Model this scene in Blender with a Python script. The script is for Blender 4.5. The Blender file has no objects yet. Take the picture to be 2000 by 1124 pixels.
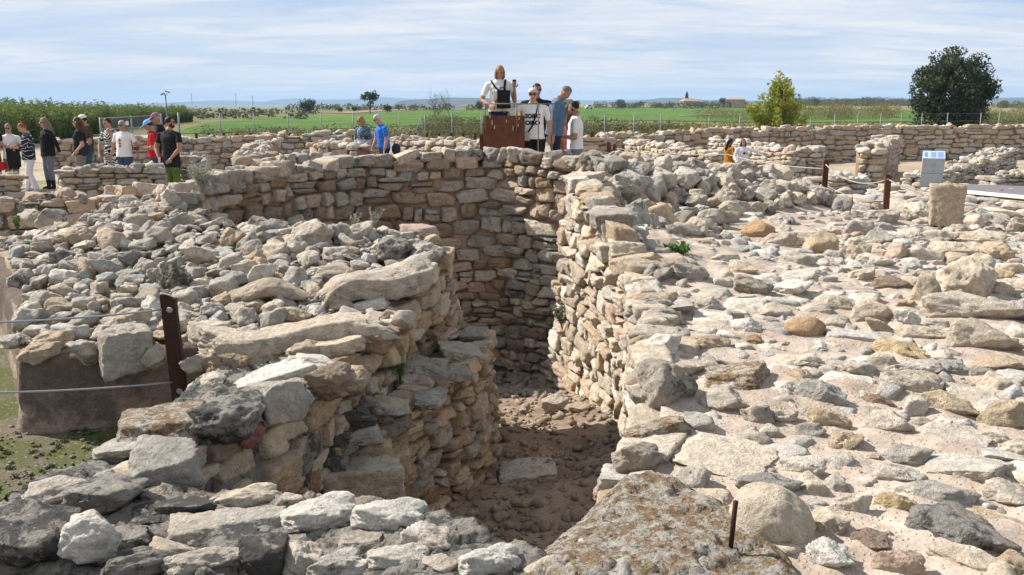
import bpy, bmesh, math, random
import numpy as np
from mathutils import Vector, Matrix, Euler, noise as mnoise

SC = bpy.context.scene
COL = SC.collection
R = math.radians
rng = random.Random(7)
nrng = np.random.default_rng(11)

# ------------------------------------------------------------------ camera
F = 1921.0                      # focal length in pixels of the 2000 px wide photograph
CAMZ = 2.06
PITCH = R(10.67)
cd = bpy.data.cameras.new('camera')
cam = bpy.data.objects.new('camera', cd)
COL.objects.link(cam)
cam.location = (0, 0, CAMZ)
cam.rotation_euler = (R(90) - PITCH, 0, 0)
cd.sensor_width = 36.0
cd.lens = F / 2000 * 36.0
cd.clip_start = 0.05
cd.clip_end = 30000
SC.camera = cam
SC.render.resolution_x, SC.render.resolution_y = 1024, 575

# ------------------------------------------------------------------ light
SUN_EL, SUN_AZ = R(41), R(-66)            # azimuth from +Y (forward), negative = left
SUN_DIR = Vector((math.sin(SUN_AZ) * math.cos(SUN_EL), math.cos(SUN_AZ) * math.cos(SUN_EL), math.sin(SUN_EL)))
world = bpy.data.worlds.new('World')
SC.world = world
world.use_nodes = True
wt = world.node_tree
wt.nodes.clear()
def wn(t, **k):
    n = wt.nodes.new(t)
    for a, b in k.items(): setattr(n, a, b)
    return n
w_out = wn('ShaderNodeOutputWorld'); w_bg = wn('ShaderNodeBackground')
w_sky = wn('ShaderNodeTexSky', sky_type='NISHITA', sun_disc=False)
w_sky.sun_elevation = SUN_EL
w_sky.sun_rotation = SUN_AZ
w_sky.air_density = 1.0; w_sky.dust_density = 0.15; w_sky.ozone_density = 1.2
SKY_STRENGTH = 0.07
w_bg.inputs['Strength'].default_value = SKY_STRENGTH
# high thin cirrus: noise laid out on a plane overhead, seen along the view direction
w_tc = wn('ShaderNodeTexCoord'); w_sep = wn('ShaderNodeSeparateXYZ')
wt.links.new(w_tc.outputs['Generated'], w_sep.inputs[0])
def wmath(op, a, b=None, clamp=False):
    n = wn('ShaderNodeMath', operation=op, use_clamp=clamp)
    for i, v in enumerate((a, b)):
        if v is None: continue
        if isinstance(v, (int, float)): n.inputs[i].default_value = v
        else: wt.links.new(v, n.inputs[i])
    return n.outputs[0]
zc = wmath('ADD', wmath('MAXIMUM', w_sep.outputs['Z'], 0.0), 0.09)
u_ = wmath('DIVIDE', w_sep.outputs['X'], zc); v_ = wmath('DIVIDE', w_sep.outputs['Y'], zc)
w_cmb = wn('ShaderNodeCombineXYZ')
wt.links.new(wmath('MULTIPLY', u_, 0.42), w_cmb.inputs[0]); wt.links.new(v_, w_cmb.inputs[1])
def wnoise(scale, detail, rough, dist, off):
    m = wn('ShaderNodeMapping'); m.inputs['Location'].default_value = off; m.inputs['Rotation'].default_value = (0, 0, R(9))
    wt.links.new(w_cmb.outputs[0], m.inputs['Vector'])
    n = wn('ShaderNodeTexNoise'); n.inputs['Scale'].default_value = scale; n.inputs['Detail'].default_value = detail
    n.inputs['Roughness'].default_value = rough; n.inputs['Distortion'].default_value = dist
    wt.links.new(m.outputs[0], n.inputs['Vector'])
    return n.outputs['Fac']
def wramp(fac, stops):
    n = wn('ShaderNodeValToRGB')
    while len(n.color_ramp.elements) < len(stops): n.color_ramp.elements.new(0.5)
    for e, (p, c) in zip(n.color_ramp.elements, stops):
        e.position = p; e.color = (c, c, c, 1)
    wt.links.new(fac, n.inputs[0])
    return n.outputs[0]
c1 = wramp(wnoise(0.55, 9, 0.62, 0.6, (3.1, 1.7, 0)), [(0.29, 0.0), (0.52, 1.0)])
c2 = wramp(wnoise(2.4, 8, 0.66, 1.0, (9.1, 4.7, 0)), [(0.30, 0.25), (0.64, 1.0)])
cl = wmath('MULTIPLY', c1, c2)
cl = wmath('ADD', wmath('MULTIPLY', cl, 0.92), 0.04, clamp=True)
w_low = wn('ShaderNodeMapRange', interpolation_type='SMOOTHSTEP')       # pale blue light band that hangs low all round the horizon
for i_, v_ in enumerate((w_sep.outputs['Z'], 0.10, 0.55, 0.92, 0.15)):
    if isinstance(v_, float): w_low.inputs[i_].default_value = v_
    else: wt.links.new(v_, w_low.inputs[i_])
w_hz = wn('ShaderNodeMix', data_type='RGBA')
wt.links.new(w_low.outputs[0], w_hz.inputs[0]); wt.links.new(w_sky.outputs[0], w_hz.inputs[6]); w_hz.inputs[7].default_value = (3.8, 5.2, 7.5, 1)
w_mix = wn('ShaderNodeMix', data_type='RGBA')
wt.links.new(cl, w_mix.inputs[0]); wt.links.new(w_hz.outputs[2], w_mix.inputs[6])
CLOUD = (7.7, 7.9, 8.2)
w_mix.inputs[7].default_value = (*CLOUD, 1)
wt.links.new(w_mix.outputs[2], w_bg.inputs['Color'])
wt.links.new(w_bg.outputs[0], w_out.inputs[0])

sl = bpy.data.lights.new('sun', 'SUN')
sun = bpy.data.objects.new('sun', sl)
COL.objects.link(sun)
sl.energy = 5.0
sl.angle = R(0.55)
sl.color = (1.0, 0.955, 0.90)
sun.rotation_euler = SUN_DIR.to_track_quat('Z', 'Y').to_euler()

SC.view_settings.view_transform = 'Standard'
SC.view_settings.look = 'None'
SC.view_settings.gamma = 1.0
SC.view_settings.use_curve_mapping = False
SC.view_settings.exposure = 0.72
SC.render.engine = 'CYCLES'
SC.cycles.use_denoising = True
SC.cycles.max_bounces = 6
SC.cycles.diffuse_bounces = 3
SC.cycles.glossy_bounces = 2
SC.cycles.transmission_bounces = 3
SC.cycles.transparent_max_bounces = 6
SC.cycles.volume_bounces = 0

# ------------------------------------------------------------------ photograph -> place
CP, SP = math.cos(PITCH), math.sin(PITCH)
def ray(px, py):
    xc = (px - 1000) / F; yc = (562 - py) / F
    return Vector((xc, CP + yc * SP, -SP + yc * CP))
def atd(px, py, d):              # the point of that sight line at ground distance d ahead
    r = ray(px, py); return Vector((0, 0, CAMZ)) + r * (d / r.y)
def atz(px, py, z):              # the point of that sight line at height z
    r = ray(px, py); return Vector((0, 0, CAMZ)) + r * ((z - CAMZ) / r.z)
def xat(px, d):                  # sideways position at distance d (near horizon)
    return (px - 1000) / F * (d * CP + 0.2)
def onto(px, py, zfn):
    z = 0.45
    for _ in range(14):
        p = atz(px, py, z); z = 0.5 * z + 0.5 * zfn(p.x, p.y)
    p = atz(px, py, z)
    return p

# ------------------------------------------------------------------ small tools
def tag(o, label=None, cat=None, group=None, kind=None):
    if label: o['label'] = label
    if cat: o['category'] = cat
    if group: o['group'] = group
    if kind: o['kind'] = kind
    return o
def link(o, parent=None):
    COL.objects.link(o)
    if parent is not None:
        o.parent = parent
        o.location = Vector(o.location) - WLOC.get(parent, Vector((0, 0, 0)))
    return o
WLOC = {}
def thing(name, label, cat, loc=(0, 0, 0), group=None, rz=0):
    o = bpy.data.objects.new(name, None); COL.objects.link(o)
    o.empty_display_size = 0.1
    o.location = loc; o.rotation_euler = (0, 0, rz)
    WLOC[o] = Vector(loc)
    return tag(o, label, cat, group)
def mesh_np(name, V, Fq, mat=None, smooth=True):
    me = bpy.data.meshes.new(name)
    V = np.asarray(V, dtype=np.float32); Fq = np.asarray(Fq, dtype=np.int32)
    nv, nf, k = len(V), len(Fq), Fq.shape[1]
    me.vertices.add(nv); me.vertices.foreach_set('co', V.ravel())
    me.loops.add(nf * k); me.loops.foreach_set('vertex_index', Fq.ravel())
    me.polygons.add(nf); me.polygons.foreach_set('loop_start', np.arange(0, nf * k, k, dtype=np.int32))
    me.polygons.foreach_set('use_smooth', np.full(nf, smooth, dtype=bool))
    me.update(calc_edges=True)
    if mat: me.materials.append(mat)
    return me
def obj_np(name, V, Fq, mat, parent=None, smooth=True, loc=(0, 0, 0)):
    o = bpy.data.objects.new(name, mesh_np(name, V, Fq, mat, smooth)); o.location = loc
    return link(o, parent) if parent is None or any(loc) else link_local(o, parent)
def link_local(o, parent):       # vertices given in world space under a parent that stands elsewhere
    COL.objects.link(o); o.parent = parent
    o.matrix_parent_inverse = Matrix.Translation(-WLOC.get(parent, Vector((0, 0, 0))))
    return o
class MB:                        # gathers simple solids into one mesh
    def __init__(s): s.V = []; s.Fc = []
    def add(s, V, Fc):
        n = len(s.V); s.V += [tuple(v) for v in V]; s.Fc += [tuple(i + n for i in f) for f in Fc]
    def box(s, c, size, rz=0, M=None):
        x, y, z = [a / 2 for a in size]
        P = [Vector((sx * x, sy * y, sz * z)) for sz in (-1, 1) for sy in (-1, 1) for sx in (-1, 1)]
        if M is None: M = Matrix.Rotation(rz, 3, 'Z')
        s.add([M @ p + Vector(c) for p in P], [(0, 2, 3, 1), (4, 5, 7, 6), (0, 1, 5, 4), (2, 6, 7, 3), (0, 4, 6, 2), (1, 3, 7, 5)])
    def tube(s, pts, rad, n=8, caps=True, ell=1.0):
        pts = [Vector(p) for p in pts]
        if not isinstance(rad, (list, tuple)): rad = [rad] * len(pts)
        rings = []; ref = None
        for i, p in enumerate(pts):
            d = (pts[min(i + 1, len(pts) - 1)] - pts[max(i - 1, 0)]).normalized()
            if ref is None:
                ref = Vector((0, 0, 1)) if abs(d.z) < 0.9 else Vector((1, 0, 0))
            a = d.cross(ref).normalized(); b = a.cross(d).normalized(); ref = b
            rings.append([p + (a * math.cos(t) + b * math.sin(t) * ell) * rad[i] for t in [2 * math.pi * k / n for k in range(n)]])
        V = [v for r in rings for v in r]; Fc = []
        for i in range(len(pts) - 1):
            for k in range(n):
                Fc.append((i * n + k, i * n + (k + 1) % n, (i + 1) * n + (k + 1) % n, (i + 1) * n + k))
        if caps:
            Fc.append(tuple(reversed(range(n)))); Fc.append(tuple((len(pts) - 1) * n + k for k in range(n)))
        s.add(V, Fc)
    def ellipsoid(s, c, r, M=None, nu=14, nv=9):
        V = []; Fc = []
        for j in range(nv + 1):
            t = math.pi * j / nv
            for i in range(nu):
                p = 2 * math.pi * i / nu
                v = Vector((r[0] * math.sin(t) * math.cos(p), r[1] * math.sin(t) * math.sin(p), r[2] * math.cos(t)))
                V.append((M @ v if M is not None else v) + Vector(c))
        for j in range(nv):
            for i in range(nu):
                Fc.append((j * nu + i, (j + 1) * nu + i, (j + 1) * nu + (i + 1) % nu, j * nu + (i + 1) % nu))
        s.add(V, Fc)
    def loft(s, secs, n=20):     # secs: (centre, rx, ry) ellipses stacked along z
        V = []; Fc = []
        for c, rx, ry in secs:
            for k in range(n):
                t = 2 * math.pi * k / n
                V.append(Vector(c) + Vector((rx * math.cos(t), ry * math.sin(t), 0)))
        m = len(secs)
        for i in range(m - 1):
            for k in range(n):
                Fc.append((i * n + k, i * n + (k + 1) % n, (i + 1) * n + (k + 1) % n, (i + 1) * n + k))
        Fc.append(tuple(reversed(range(n)))); Fc.append(tuple((m - 1) * n + k for k in range(n)))
        s.add(V, Fc)
    def mesh(s, name, mat, smooth=False):
        me = bpy.data.meshes.new(name); me.from_pydata([tuple(v) for v in s.V], [], s.Fc)
        me.validate(); me.update()
        if mat: me.materials.append(mat)
        me.polygons.foreach_set('use_smooth', np.full(len(me.polygons), smooth, dtype=bool))
        return me
    def build(s, name, mat, parent=None, smooth=False, world=True):
        o = bpy.data.objects.new(name, s.mesh(name, mat, smooth))
        if parent is None: COL.objects.link(o); return o
        if world: return link_local(o, parent)
        COL.objects.link(o); o.parent = parent
        return o

# numpy value noise (vectorised) for terrain
_perm = np.random.default_rng(5).random((256, 256)).astype(np.float32)
def vnoise(x, y, sc=1.0, off=0.0):
    x = np.asarray(x, dtype=np.float64) * sc + off * 17.3 + 1000; y = np.asarray(y, dtype=np.float64) * sc + off * 9.1 + 1000
    xi = np.floor(x).astype(int); yi = np.floor(y).astype(int)
    fx = x - xi; fy = y - yi
    fx = fx * fx * (3 - 2 * fx); fy = fy * fy * (3 - 2 * fy)
    g = lambda a, b: _perm[a % 256, b % 256]
    return (g(xi, yi) * (1 - fx) + g(xi + 1, yi) * fx) * (1 - fy) + (g(xi, yi + 1) * (1 - fx) + g(xi + 1, yi + 1) * fx) * fy
def fbm(x, y, sc=1.0, oct=4, off=0.0):
    a = 0; amp = 1.0; tot = 0
    for i in range(oct):
        a = a + amp * vnoise(x, y, sc * 2 ** i, off + i * 3.7); tot += amp; amp *= 0.5
    return a / tot
def inside(x, y, poly):
    x = np.asarray(x); y = np.asarray(y); r = np.zeros(np.broadcast(x, y).shape, dtype=bool)
    n = len(poly)
    for i in range(n):
        x1, y1 = poly[i]; x2, y2 = poly[(i + 1) % n]
        c = ((y1 > y) != (y2 > y)) & (x < (x2 - x1) * (y - y1) / ((y2 - y1) or 1e-9) + x1)
        r ^= c
    return r
def rbf(ctrl):                   # smooth height function through control points
    C = np.array(ctrl, dtype=float); n = len(C)
    D = np.hypot(C[:, None, 0] - C[None, :, 0], C[:, None, 1] - C[None, :, 1])
    A = np.zeros((n + 3, n + 3)); A[:n, :n] = D + 0.05 * np.eye(n) * -1; A[:n, n] = 1; A[:n, n + 1:n + 3] = C[:, :2]
    A[n, :n] = 1; A[n + 1:n + 3, :n] = C[:, :2].T
    w = np.linalg.solve(A, np.concatenate([C[:, 2], [0, 0, 0]]))
    def f(x, y):
        x = np.asarray(x, dtype=float); y = np.asarray(y, dtype=float)
        d = np.sqrt((x[..., None] - C[:, 0]) ** 2 + (y[..., None] - C[:, 1]) ** 2)
        r = d @ w[:n] + w[n] + w[n + 1] * x + w[n + 2] * y
        return float(r) if r.ndim == 0 else r
    return f
def patch(name, poly, zfn, res, zbot, mat, parent=None, rough=0.02, sc=4.0):
    """a piece of uneven ground inside a polygon, closed down to zbot round its edge"""
    P = np.array(poly); x0, y0 = P.min(0) - res; x1, y1 = P.max(0) + res
    xs = np.arange(x0, x1, res); ys = np.arange(y0, y1, res)
    X, Y = np.meshgrid(xs, ys, indexing='ij')
    Z = zfn(X, Y) + (fbm(X, Y, sc, 4) - 0.5) * 2 * rough
    jx = (vnoise(X, Y, 1 / res * 0.97, 3) - 0.5) * res * 0.5; jy = (vnoise(X, Y, 1 / res * 0.97, 8) - 0.5) * res * 0.5
    keep = inside(X[:-1, :-1] + res / 2, Y[:-1, :-1] + res / 2, poly)
    nx, ny = X.shape
    idx = np.arange(nx * ny).reshape(nx, ny)
    q = np.stack([idx[:-1, :-1], idx[1:, :-1], idx[1:, 1:], idx[:-1, 1:]], -1)[keep]
    V = np.stack([X + jx, Y + jy, Z], -1).reshape(-1, 3)
    e = np.concatenate([q[:, [0, 1]], q[:, [1, 2]], q[:, [2, 3]], q[:, [3, 0]]])
    key = e[:, 0].astype(np.int64) * nx * ny + e[:, 1]; rkey = e[:, 1].astype(np.int64) * nx * ny + e[:, 0]
    b = e[~np.isin(key, rkey)]
    bv = np.unique(b); Q = np.array(poly, dtype=float); E0 = Q; E1 = np.roll(Q, -1, 0); d = E1 - E0
    pv = V[bv, :2]
    tt = np.clip(((pv[:, None] - E0) * d).sum(-1) / np.maximum((d * d).sum(-1), 1e-9), 0, 1)
    near = E0 + tt[..., None] * d; dist = np.hypot(*(near - pv[:, None]).transpose(2, 0, 1)); kk = dist.argmin(1)
    V[bv, :2] = near[np.arange(len(bv)), kk]
    V2 = V.copy(); V2[:, 2] = zbot
    sk = np.stack([b[:, 1], b[:, 0], b[:, 0] + nx * ny, b[:, 1] + nx * ny], -1)
    allq = np.concatenate([q, sk]); VV = np.concatenate([V, V2])
    used, inv = np.unique(allq, return_inverse=True)
    return obj_np(name, VV[used], inv.reshape(-1, 4), mat, parent)

# ------------------------------------------------------------------ materials
class NT:
    def __init__(s, name):
        s.m = bpy.data.materials.new(name); s.m.use_nodes = True; s.t = s.m.node_tree; s.t.nodes.clear()
        s.out = s.n('ShaderNodeOutputMaterial'); s.bsdf = s.n('ShaderNodeBsdfPrincipled')
        s.t.links.new(s.bsdf.outputs[0], s.out.inputs[0])
        s.geo = s.n('ShaderNodeNewGeometry')
        s.bsdf.inputs['Specular IOR Level'].default_value = 0.15
    def n(s, t, **k):
        n = s.t.nodes.new(t)
        for a, b in k.items(): setattr(n, a, b)
        return n
    def set(s, sock, v):
        if isinstance(v, bpy.types.NodeSocket): s.t.links.new(v, sock)
        elif isinstance(v, (tuple, list)):
            sock.default_value = (*v, 1) if len(v) == 3 and sock.type == 'RGBA' else v
        else: sock.default_value = v
    def math(s, op, a, b=0.0, clamp=False):
        n = s.n('ShaderNodeMath', operation=op, use_clamp=clamp); s.set(n.inputs[0], a); s.set(n.inputs[1], b); return n.outputs[0]
    def vec(s, op, a, b):
        n = s.n('ShaderNodeVectorMath', operation=op); s.set(n.inputs[0], a)
        if op == 'SCALE': s.set(n.inputs['Scale'], b)
        else: s.set(n.inputs[1], b)
        return n.outputs[0]
    def noise(s, v, scale, detail=4, rough=0.55, dist=0.0):
        n = s.n('ShaderNodeTexNoise'); s.set(n.inputs['Vector'], v)
        n.inputs['Scale'].default_value = scale; n.inputs['Detail'].default_value = detail
        n.inputs['Roughness'].default_value = rough; n.inputs['Distortion'].default_value = dist
        return n.outputs['Fac']
    def voro(s, v, scale, feature='F1', out='Distance'):
        n = s.n('ShaderNodeTexVoronoi', feature=feature); s.set(n.inputs['Vector'], v); n.inputs['Scale'].default_value = scale
        return n.outputs[out]
    def step(s, f, a, b, lo=0.0, hi=1.0):
        n = s.n('ShaderNodeMapRange', interpolation_type='SMOOTHSTEP')
        s.set(n.inputs[0], f); s.set(n.inputs[1], a); s.set(n.inputs[2], b); s.set(n.inputs[3], lo); s.set(n.inputs[4], hi)
        return n.outputs[0]
    def lin(s, f, a, b, lo, hi):
        n = s.n('ShaderNodeMapRange'); s.set(n.inputs[0], f); s.set(n.inputs[1], a); s.set(n.inputs[2], b); s.set(n.inputs[3], lo); s.set(n.inputs[4], hi)
        return n.outputs[0]
    def mix(s, f, a, b, mode='MIX'):
        n = s.n('ShaderNodeMix', data_type='RGBA', blend_type=mode); s.set(n.inputs[0], f); s.set(n.inputs[6], a); s.set(n.inputs[7], b)
        return n.outputs[2]
    def bump(s, h, strength, dist):
        n = s.n('ShaderNodeBump'); s.set(n.inputs['Height'], h); n.inputs['Strength'].default_value = strength; n.inputs['Distance'].default_value = dist
        s.t.links.new(n.outputs[0], s.bsdf.inputs['Normal'])
    def done(s, col, rough=0.9):
        s.set(s.bsdf.inputs['Base Color'], col); s.set(s.bsdf.inputs['Roughness'], rough); return s.m

def mat_stone():
    t = NT('limestone')
    oi = t.n('ShaderNodeObjectInfo')
    off = t.n('ShaderNodeCombineXYZ')
    for i, k in enumerate((41.0, 67.0, 23.0)): t.set(off.inputs[i], t.math('MULTIPLY', oi.outputs['Random'], k))
    p = t.vec('ADD', t.geo.outputs['Position'], off.outputs[0])
    isl = t.geo.outputs['Random Per Island']
    n1 = t.noise(p, 5, 3, 0.55); n2 = t.noise(p, 17, 8, 0.68, 0.3); n3 = t.noise(p, 85, 5, 0.72); nb = t.noise(p, 3.2, 2)
    nl = t.noise(t.vec('ADD', p, (7.3, 2.2, 5.1)), 9, 9, 0.72, 0.4)
    nw = t.noise(t.vec('ADD', p, (1.3, 8.2, 3.1)), 34, 6, 0.7)
    col = oi.outputs['Color']
    br = t.math('MULTIPLY', t.lin(n2, 0.28, 0.72, 0.62, 1.30), t.lin(t.math('FRACT', t.math('MULTIPLY', isl, 7.3)), 0, 1, 0.80, 1.16))
    br = t.math('MULTIPLY', br, t.lin(n3, 0.28, 0.72, 0.72, 1.24))
    col = t.vec('SCALE', col, br)
    col = t.vec('MULTIPLY', col, t.mix(isl, (1.05, 0.985, 0.90), (0.955, 0.99, 1.03)))
    col = t.mix(t.step(nb, 0.52, 0.72, 0, 0.42), col, (0.46, 0.34, 0.235))              # ochre iron staining
    al = oi.outputs['Alpha']
    patina = t.step(t.math('ADD', n1, t.math('MULTIPLY', al, 0.34)), 0.60, 0.82, 0, 0.75)
    col = t.mix(patina, col, (0.30, 0.275, 0.24))                                    # grey weathering crust
    lich = t.step(t.math('ADD', nl, t.math('MULTIPLY', al, 0.27)), 0.66, 0.76, 0, 0.85)
    col = t.mix(lich, col, (0.055, 0.053, 0.05))                                      # black lichen
    wl = t.math('MULTIPLY', t.step(nw, 0.62, 0.70), t.step(al, 0.15, 0.7, 0.15, 0.8))
    col = t.mix(wl, col, (0.50, 0.49, 0.45))                                          # pale lichen flecks
    pit = t.voro(p, 55)
    pitm = t.math('MULTIPLY', t.step(pit, 0.10, 0.24, 1, 0), t.step(n2, 0.5, 0.62))
    col = t.mix(t.math('MULTIPLY', pitm, 0.55), col, (0.10, 0.08, 0.06))
    h = t.math('ADD', t.math('MULTIPLY', n2, 1.0), t.math('MULTIPLY', n3, 0.32))
    h = t.math('SUBTRACT', h, t.math('MULTIPLY', pitm, 0.35))
    t.bump(h, 1.0, 0.045)
    return t.done(col, 0.93)
def mat_orange_stone():
    t = NT('lichen_stone')
    oi = t.n('ShaderNodeObjectInfo'); p = t.geo.outputs['Position']
    n1 = t.noise(p, 15, 10, 0.8, 0.3); n2 = t.noise(p, 22, 9, 0.74); n3 = t.noise(p, 100, 5, 0.7); n4 = t.noise(t.vec('ADD', p, (3, 9, 2)), 22, 10, 0.8, 0.4)
    col = t.vec('SCALE', oi.outputs['Color'], t.lin(n2, 0.3, 0.7, 0.65, 1.3))
    col = t.mix(t.step(n1, 0.46, 0.53, 0, 0.85), col, (0.25, 0.135, 0.05))
    col = t.mix(t.step(n4, 0.53, 0.60, 0, 0.8), col, (0.235, 0.215, 0.09))
    col = t.mix(t.step(t.noise(t.vec('ADD', p, (5, 1, 7)), 26, 9, 0.78), 0.54, 0.61, 0, 0.9), col, (0.05, 0.045, 0.035))
    col = t.mix(t.step(t.noise(t.vec('ADD', p, (2, 4, 8)), 48, 7, 0.7), 0.56, 0.62, 0, 0.85), col, (0.52, 0.50, 0.45))
    h = t.math('ADD', n2, t.math('MULTIPLY', n3, 0.4)); t.bump(h, 1.0, 0.05)
    return t.done(col, 0.95)
def mat_earth(name, c1, c2, sc=3.0, pebble=0.5, bump=0.012):
    t = NT(name); p = t.geo.outputs['Position']
    n1 = t.noise(p, sc, 6, 0.6); n2 = t.noise(p, sc * 7, 6, 0.65); n3 = t.noise(p, sc * 40, 4, 0.7)
    col = t.mix(t.step(n1, 0.35, 0.65), c1, c2)
    col = t.vec('SCALE', col, t.math('MULTIPLY', t.lin(n2, 0.3, 0.7, 0.78, 1.2), t.lin(n3, 0.3, 0.7, 0.8, 1.18)))
    v = t.voro(p, 48); v2 = t.voro(p, 48, 'F1', 'Color')
    sepn = t.n('ShaderNodeSeparateColor'); t.set(sepn.inputs[0], v2)
    grit = t.math('MULTIPLY', t.step(v, 0.22, 0.42, 1, 0), t.step(sepn.outputs[0], 1 - pebble * 0.6, 1.02 - pebble * 0.6))
    col = t.mix(t.math('MULTIPLY', grit, 0.55), col, t.mix(sepn.outputs[1], (0.50, 0.44, 0.37), (0.24, 0.19, 0.15)))
    h = t.math('ADD', t.math('ADD', n2, t.math('MULTIPLY', n3, 0.5)), t.math('MULTIPLY', grit, 0.6))
    t.bump(h, 0.8, bump)
    return t.done(col, 0.97)
def mat_plain(name, col, rough=0.85, var=0.12, sc=30, spec=0.2, bump=0.0):
    t = NT(name); p = t.geo.outputs['Position']
    n = t.noise(p, sc, 5, 0.6)
    t.bsdf.inputs['Specular IOR Level'].default_value = spec
    if bump: t.bump(n, 0.6, bump)
    n2 = t.n('ShaderNodeRGB'); n2.outputs[0].default_value = (*col, 1)
    return t.done(t.vec('SCALE', n2.outputs[0], t.lin(n, 0.3, 0.7, 1 - var, 1 + var)), rough)
def mat_leaf(name, c1, c2, c3=None, trans=0.25):
    t = NT(name); p = t.geo.outputs['Position']
    r = t.geo.outputs['Random Per Island']
    col = t.mix(r, c1, c2)
    if c3: col = t.mix(t.step(t.noise(p, 0.9, 3), 0.45, 0.62, 0, 0.8), col, c3)
    col = t.vec('SCALE', col, t.lin(t.noise(p, 2.0, 3), 0.3, 0.7, 0.75, 1.25))
    t.set(t.bsdf.inputs['Base Color'], col); t.bsdf.inputs['Roughness'].default_value = 0.6
    tr = t.n('ShaderNodeBsdfTranslucent'); t.set(tr.inputs[0], t.vec('SCALE', col, 1.3))
    ms = t.n('ShaderNodeMixShader'); ms.inputs[0].default_value = trans
    t.t.links.new(t.bsdf.outputs[0], ms.inputs[1]); t.t.links.new(tr.outputs[0], ms.inputs[2]); t.t.links.new(ms.outputs[0], t.out.inputs[0])
    return t.m
def mat_corten(name='corten_steel', dark=1.0):
    t = NT(name); p = t.geo.outputs['Position']
    n1 = t.noise(p, 4, 5, 0.6); n2 = t.noise(p, 40, 6, 0.7)
    st = t.n('ShaderNodeMapping'); st.inputs['Scale'].default_value = (14, 14, 0.9); t.set(st.inputs[0], p)
    n3 = t.noise(st.outputs[0], 3, 5, 0.6)
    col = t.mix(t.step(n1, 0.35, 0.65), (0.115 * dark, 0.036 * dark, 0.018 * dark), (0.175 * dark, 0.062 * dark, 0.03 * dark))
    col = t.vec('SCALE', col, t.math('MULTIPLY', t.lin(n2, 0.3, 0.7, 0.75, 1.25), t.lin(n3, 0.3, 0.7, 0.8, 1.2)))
    t.bump(n2, 0.3, 0.003); t.bsdf.inputs['Specular IOR Level'].default_value = 0.3
    return t.done(col, 0.75)

M_STONE = mat_stone()
M_LICH = mat_orange_stone()
M_MORTAR = mat_earth('pink_earth_mortar', (0.34, 0.215, 0.145), (0.42, 0.29, 0.205), 3.0, 0.5)
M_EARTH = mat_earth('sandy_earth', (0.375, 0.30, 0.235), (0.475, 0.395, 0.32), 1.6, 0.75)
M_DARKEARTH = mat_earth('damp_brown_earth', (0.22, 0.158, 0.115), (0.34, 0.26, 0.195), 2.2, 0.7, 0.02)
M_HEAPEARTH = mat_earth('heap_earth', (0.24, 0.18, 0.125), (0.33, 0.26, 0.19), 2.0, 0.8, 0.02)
M_CORTEN = mat_corten('corten_steel', 0.68)
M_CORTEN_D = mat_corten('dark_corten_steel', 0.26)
M_STEEL = mat_plain('galvanised_steel', (0.32, 0.33, 0.34), 0.5, 0.1, 40, 0.5)
M_FENCE = mat_plain('grey_fence_steel', (0.20, 0.22, 0.24), 0.6, 0.1, 30, 0.4)

# stone tones: (r, g, b, weathering)
TONE = {
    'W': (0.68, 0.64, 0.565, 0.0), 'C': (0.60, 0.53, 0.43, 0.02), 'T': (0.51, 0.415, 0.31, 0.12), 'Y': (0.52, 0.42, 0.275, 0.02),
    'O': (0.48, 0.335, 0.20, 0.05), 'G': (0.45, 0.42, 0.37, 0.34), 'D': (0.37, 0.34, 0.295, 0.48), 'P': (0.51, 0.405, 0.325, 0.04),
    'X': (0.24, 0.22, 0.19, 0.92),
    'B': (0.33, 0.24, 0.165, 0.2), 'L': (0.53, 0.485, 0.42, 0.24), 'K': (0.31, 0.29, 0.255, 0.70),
}
def tone(key, r=rng):
    if len(key) > 1: key = r.choice(key)
    c = TONE[key]; k = r.uniform(0.88, 1.12)
    w = r.uniform(-0.02, 0.02)
    return (c[0] * k + w, c[1] * k, c[2] * k - w, max(0.0, c[3] + r.uniform(-0.1, 0.15)))

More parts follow.
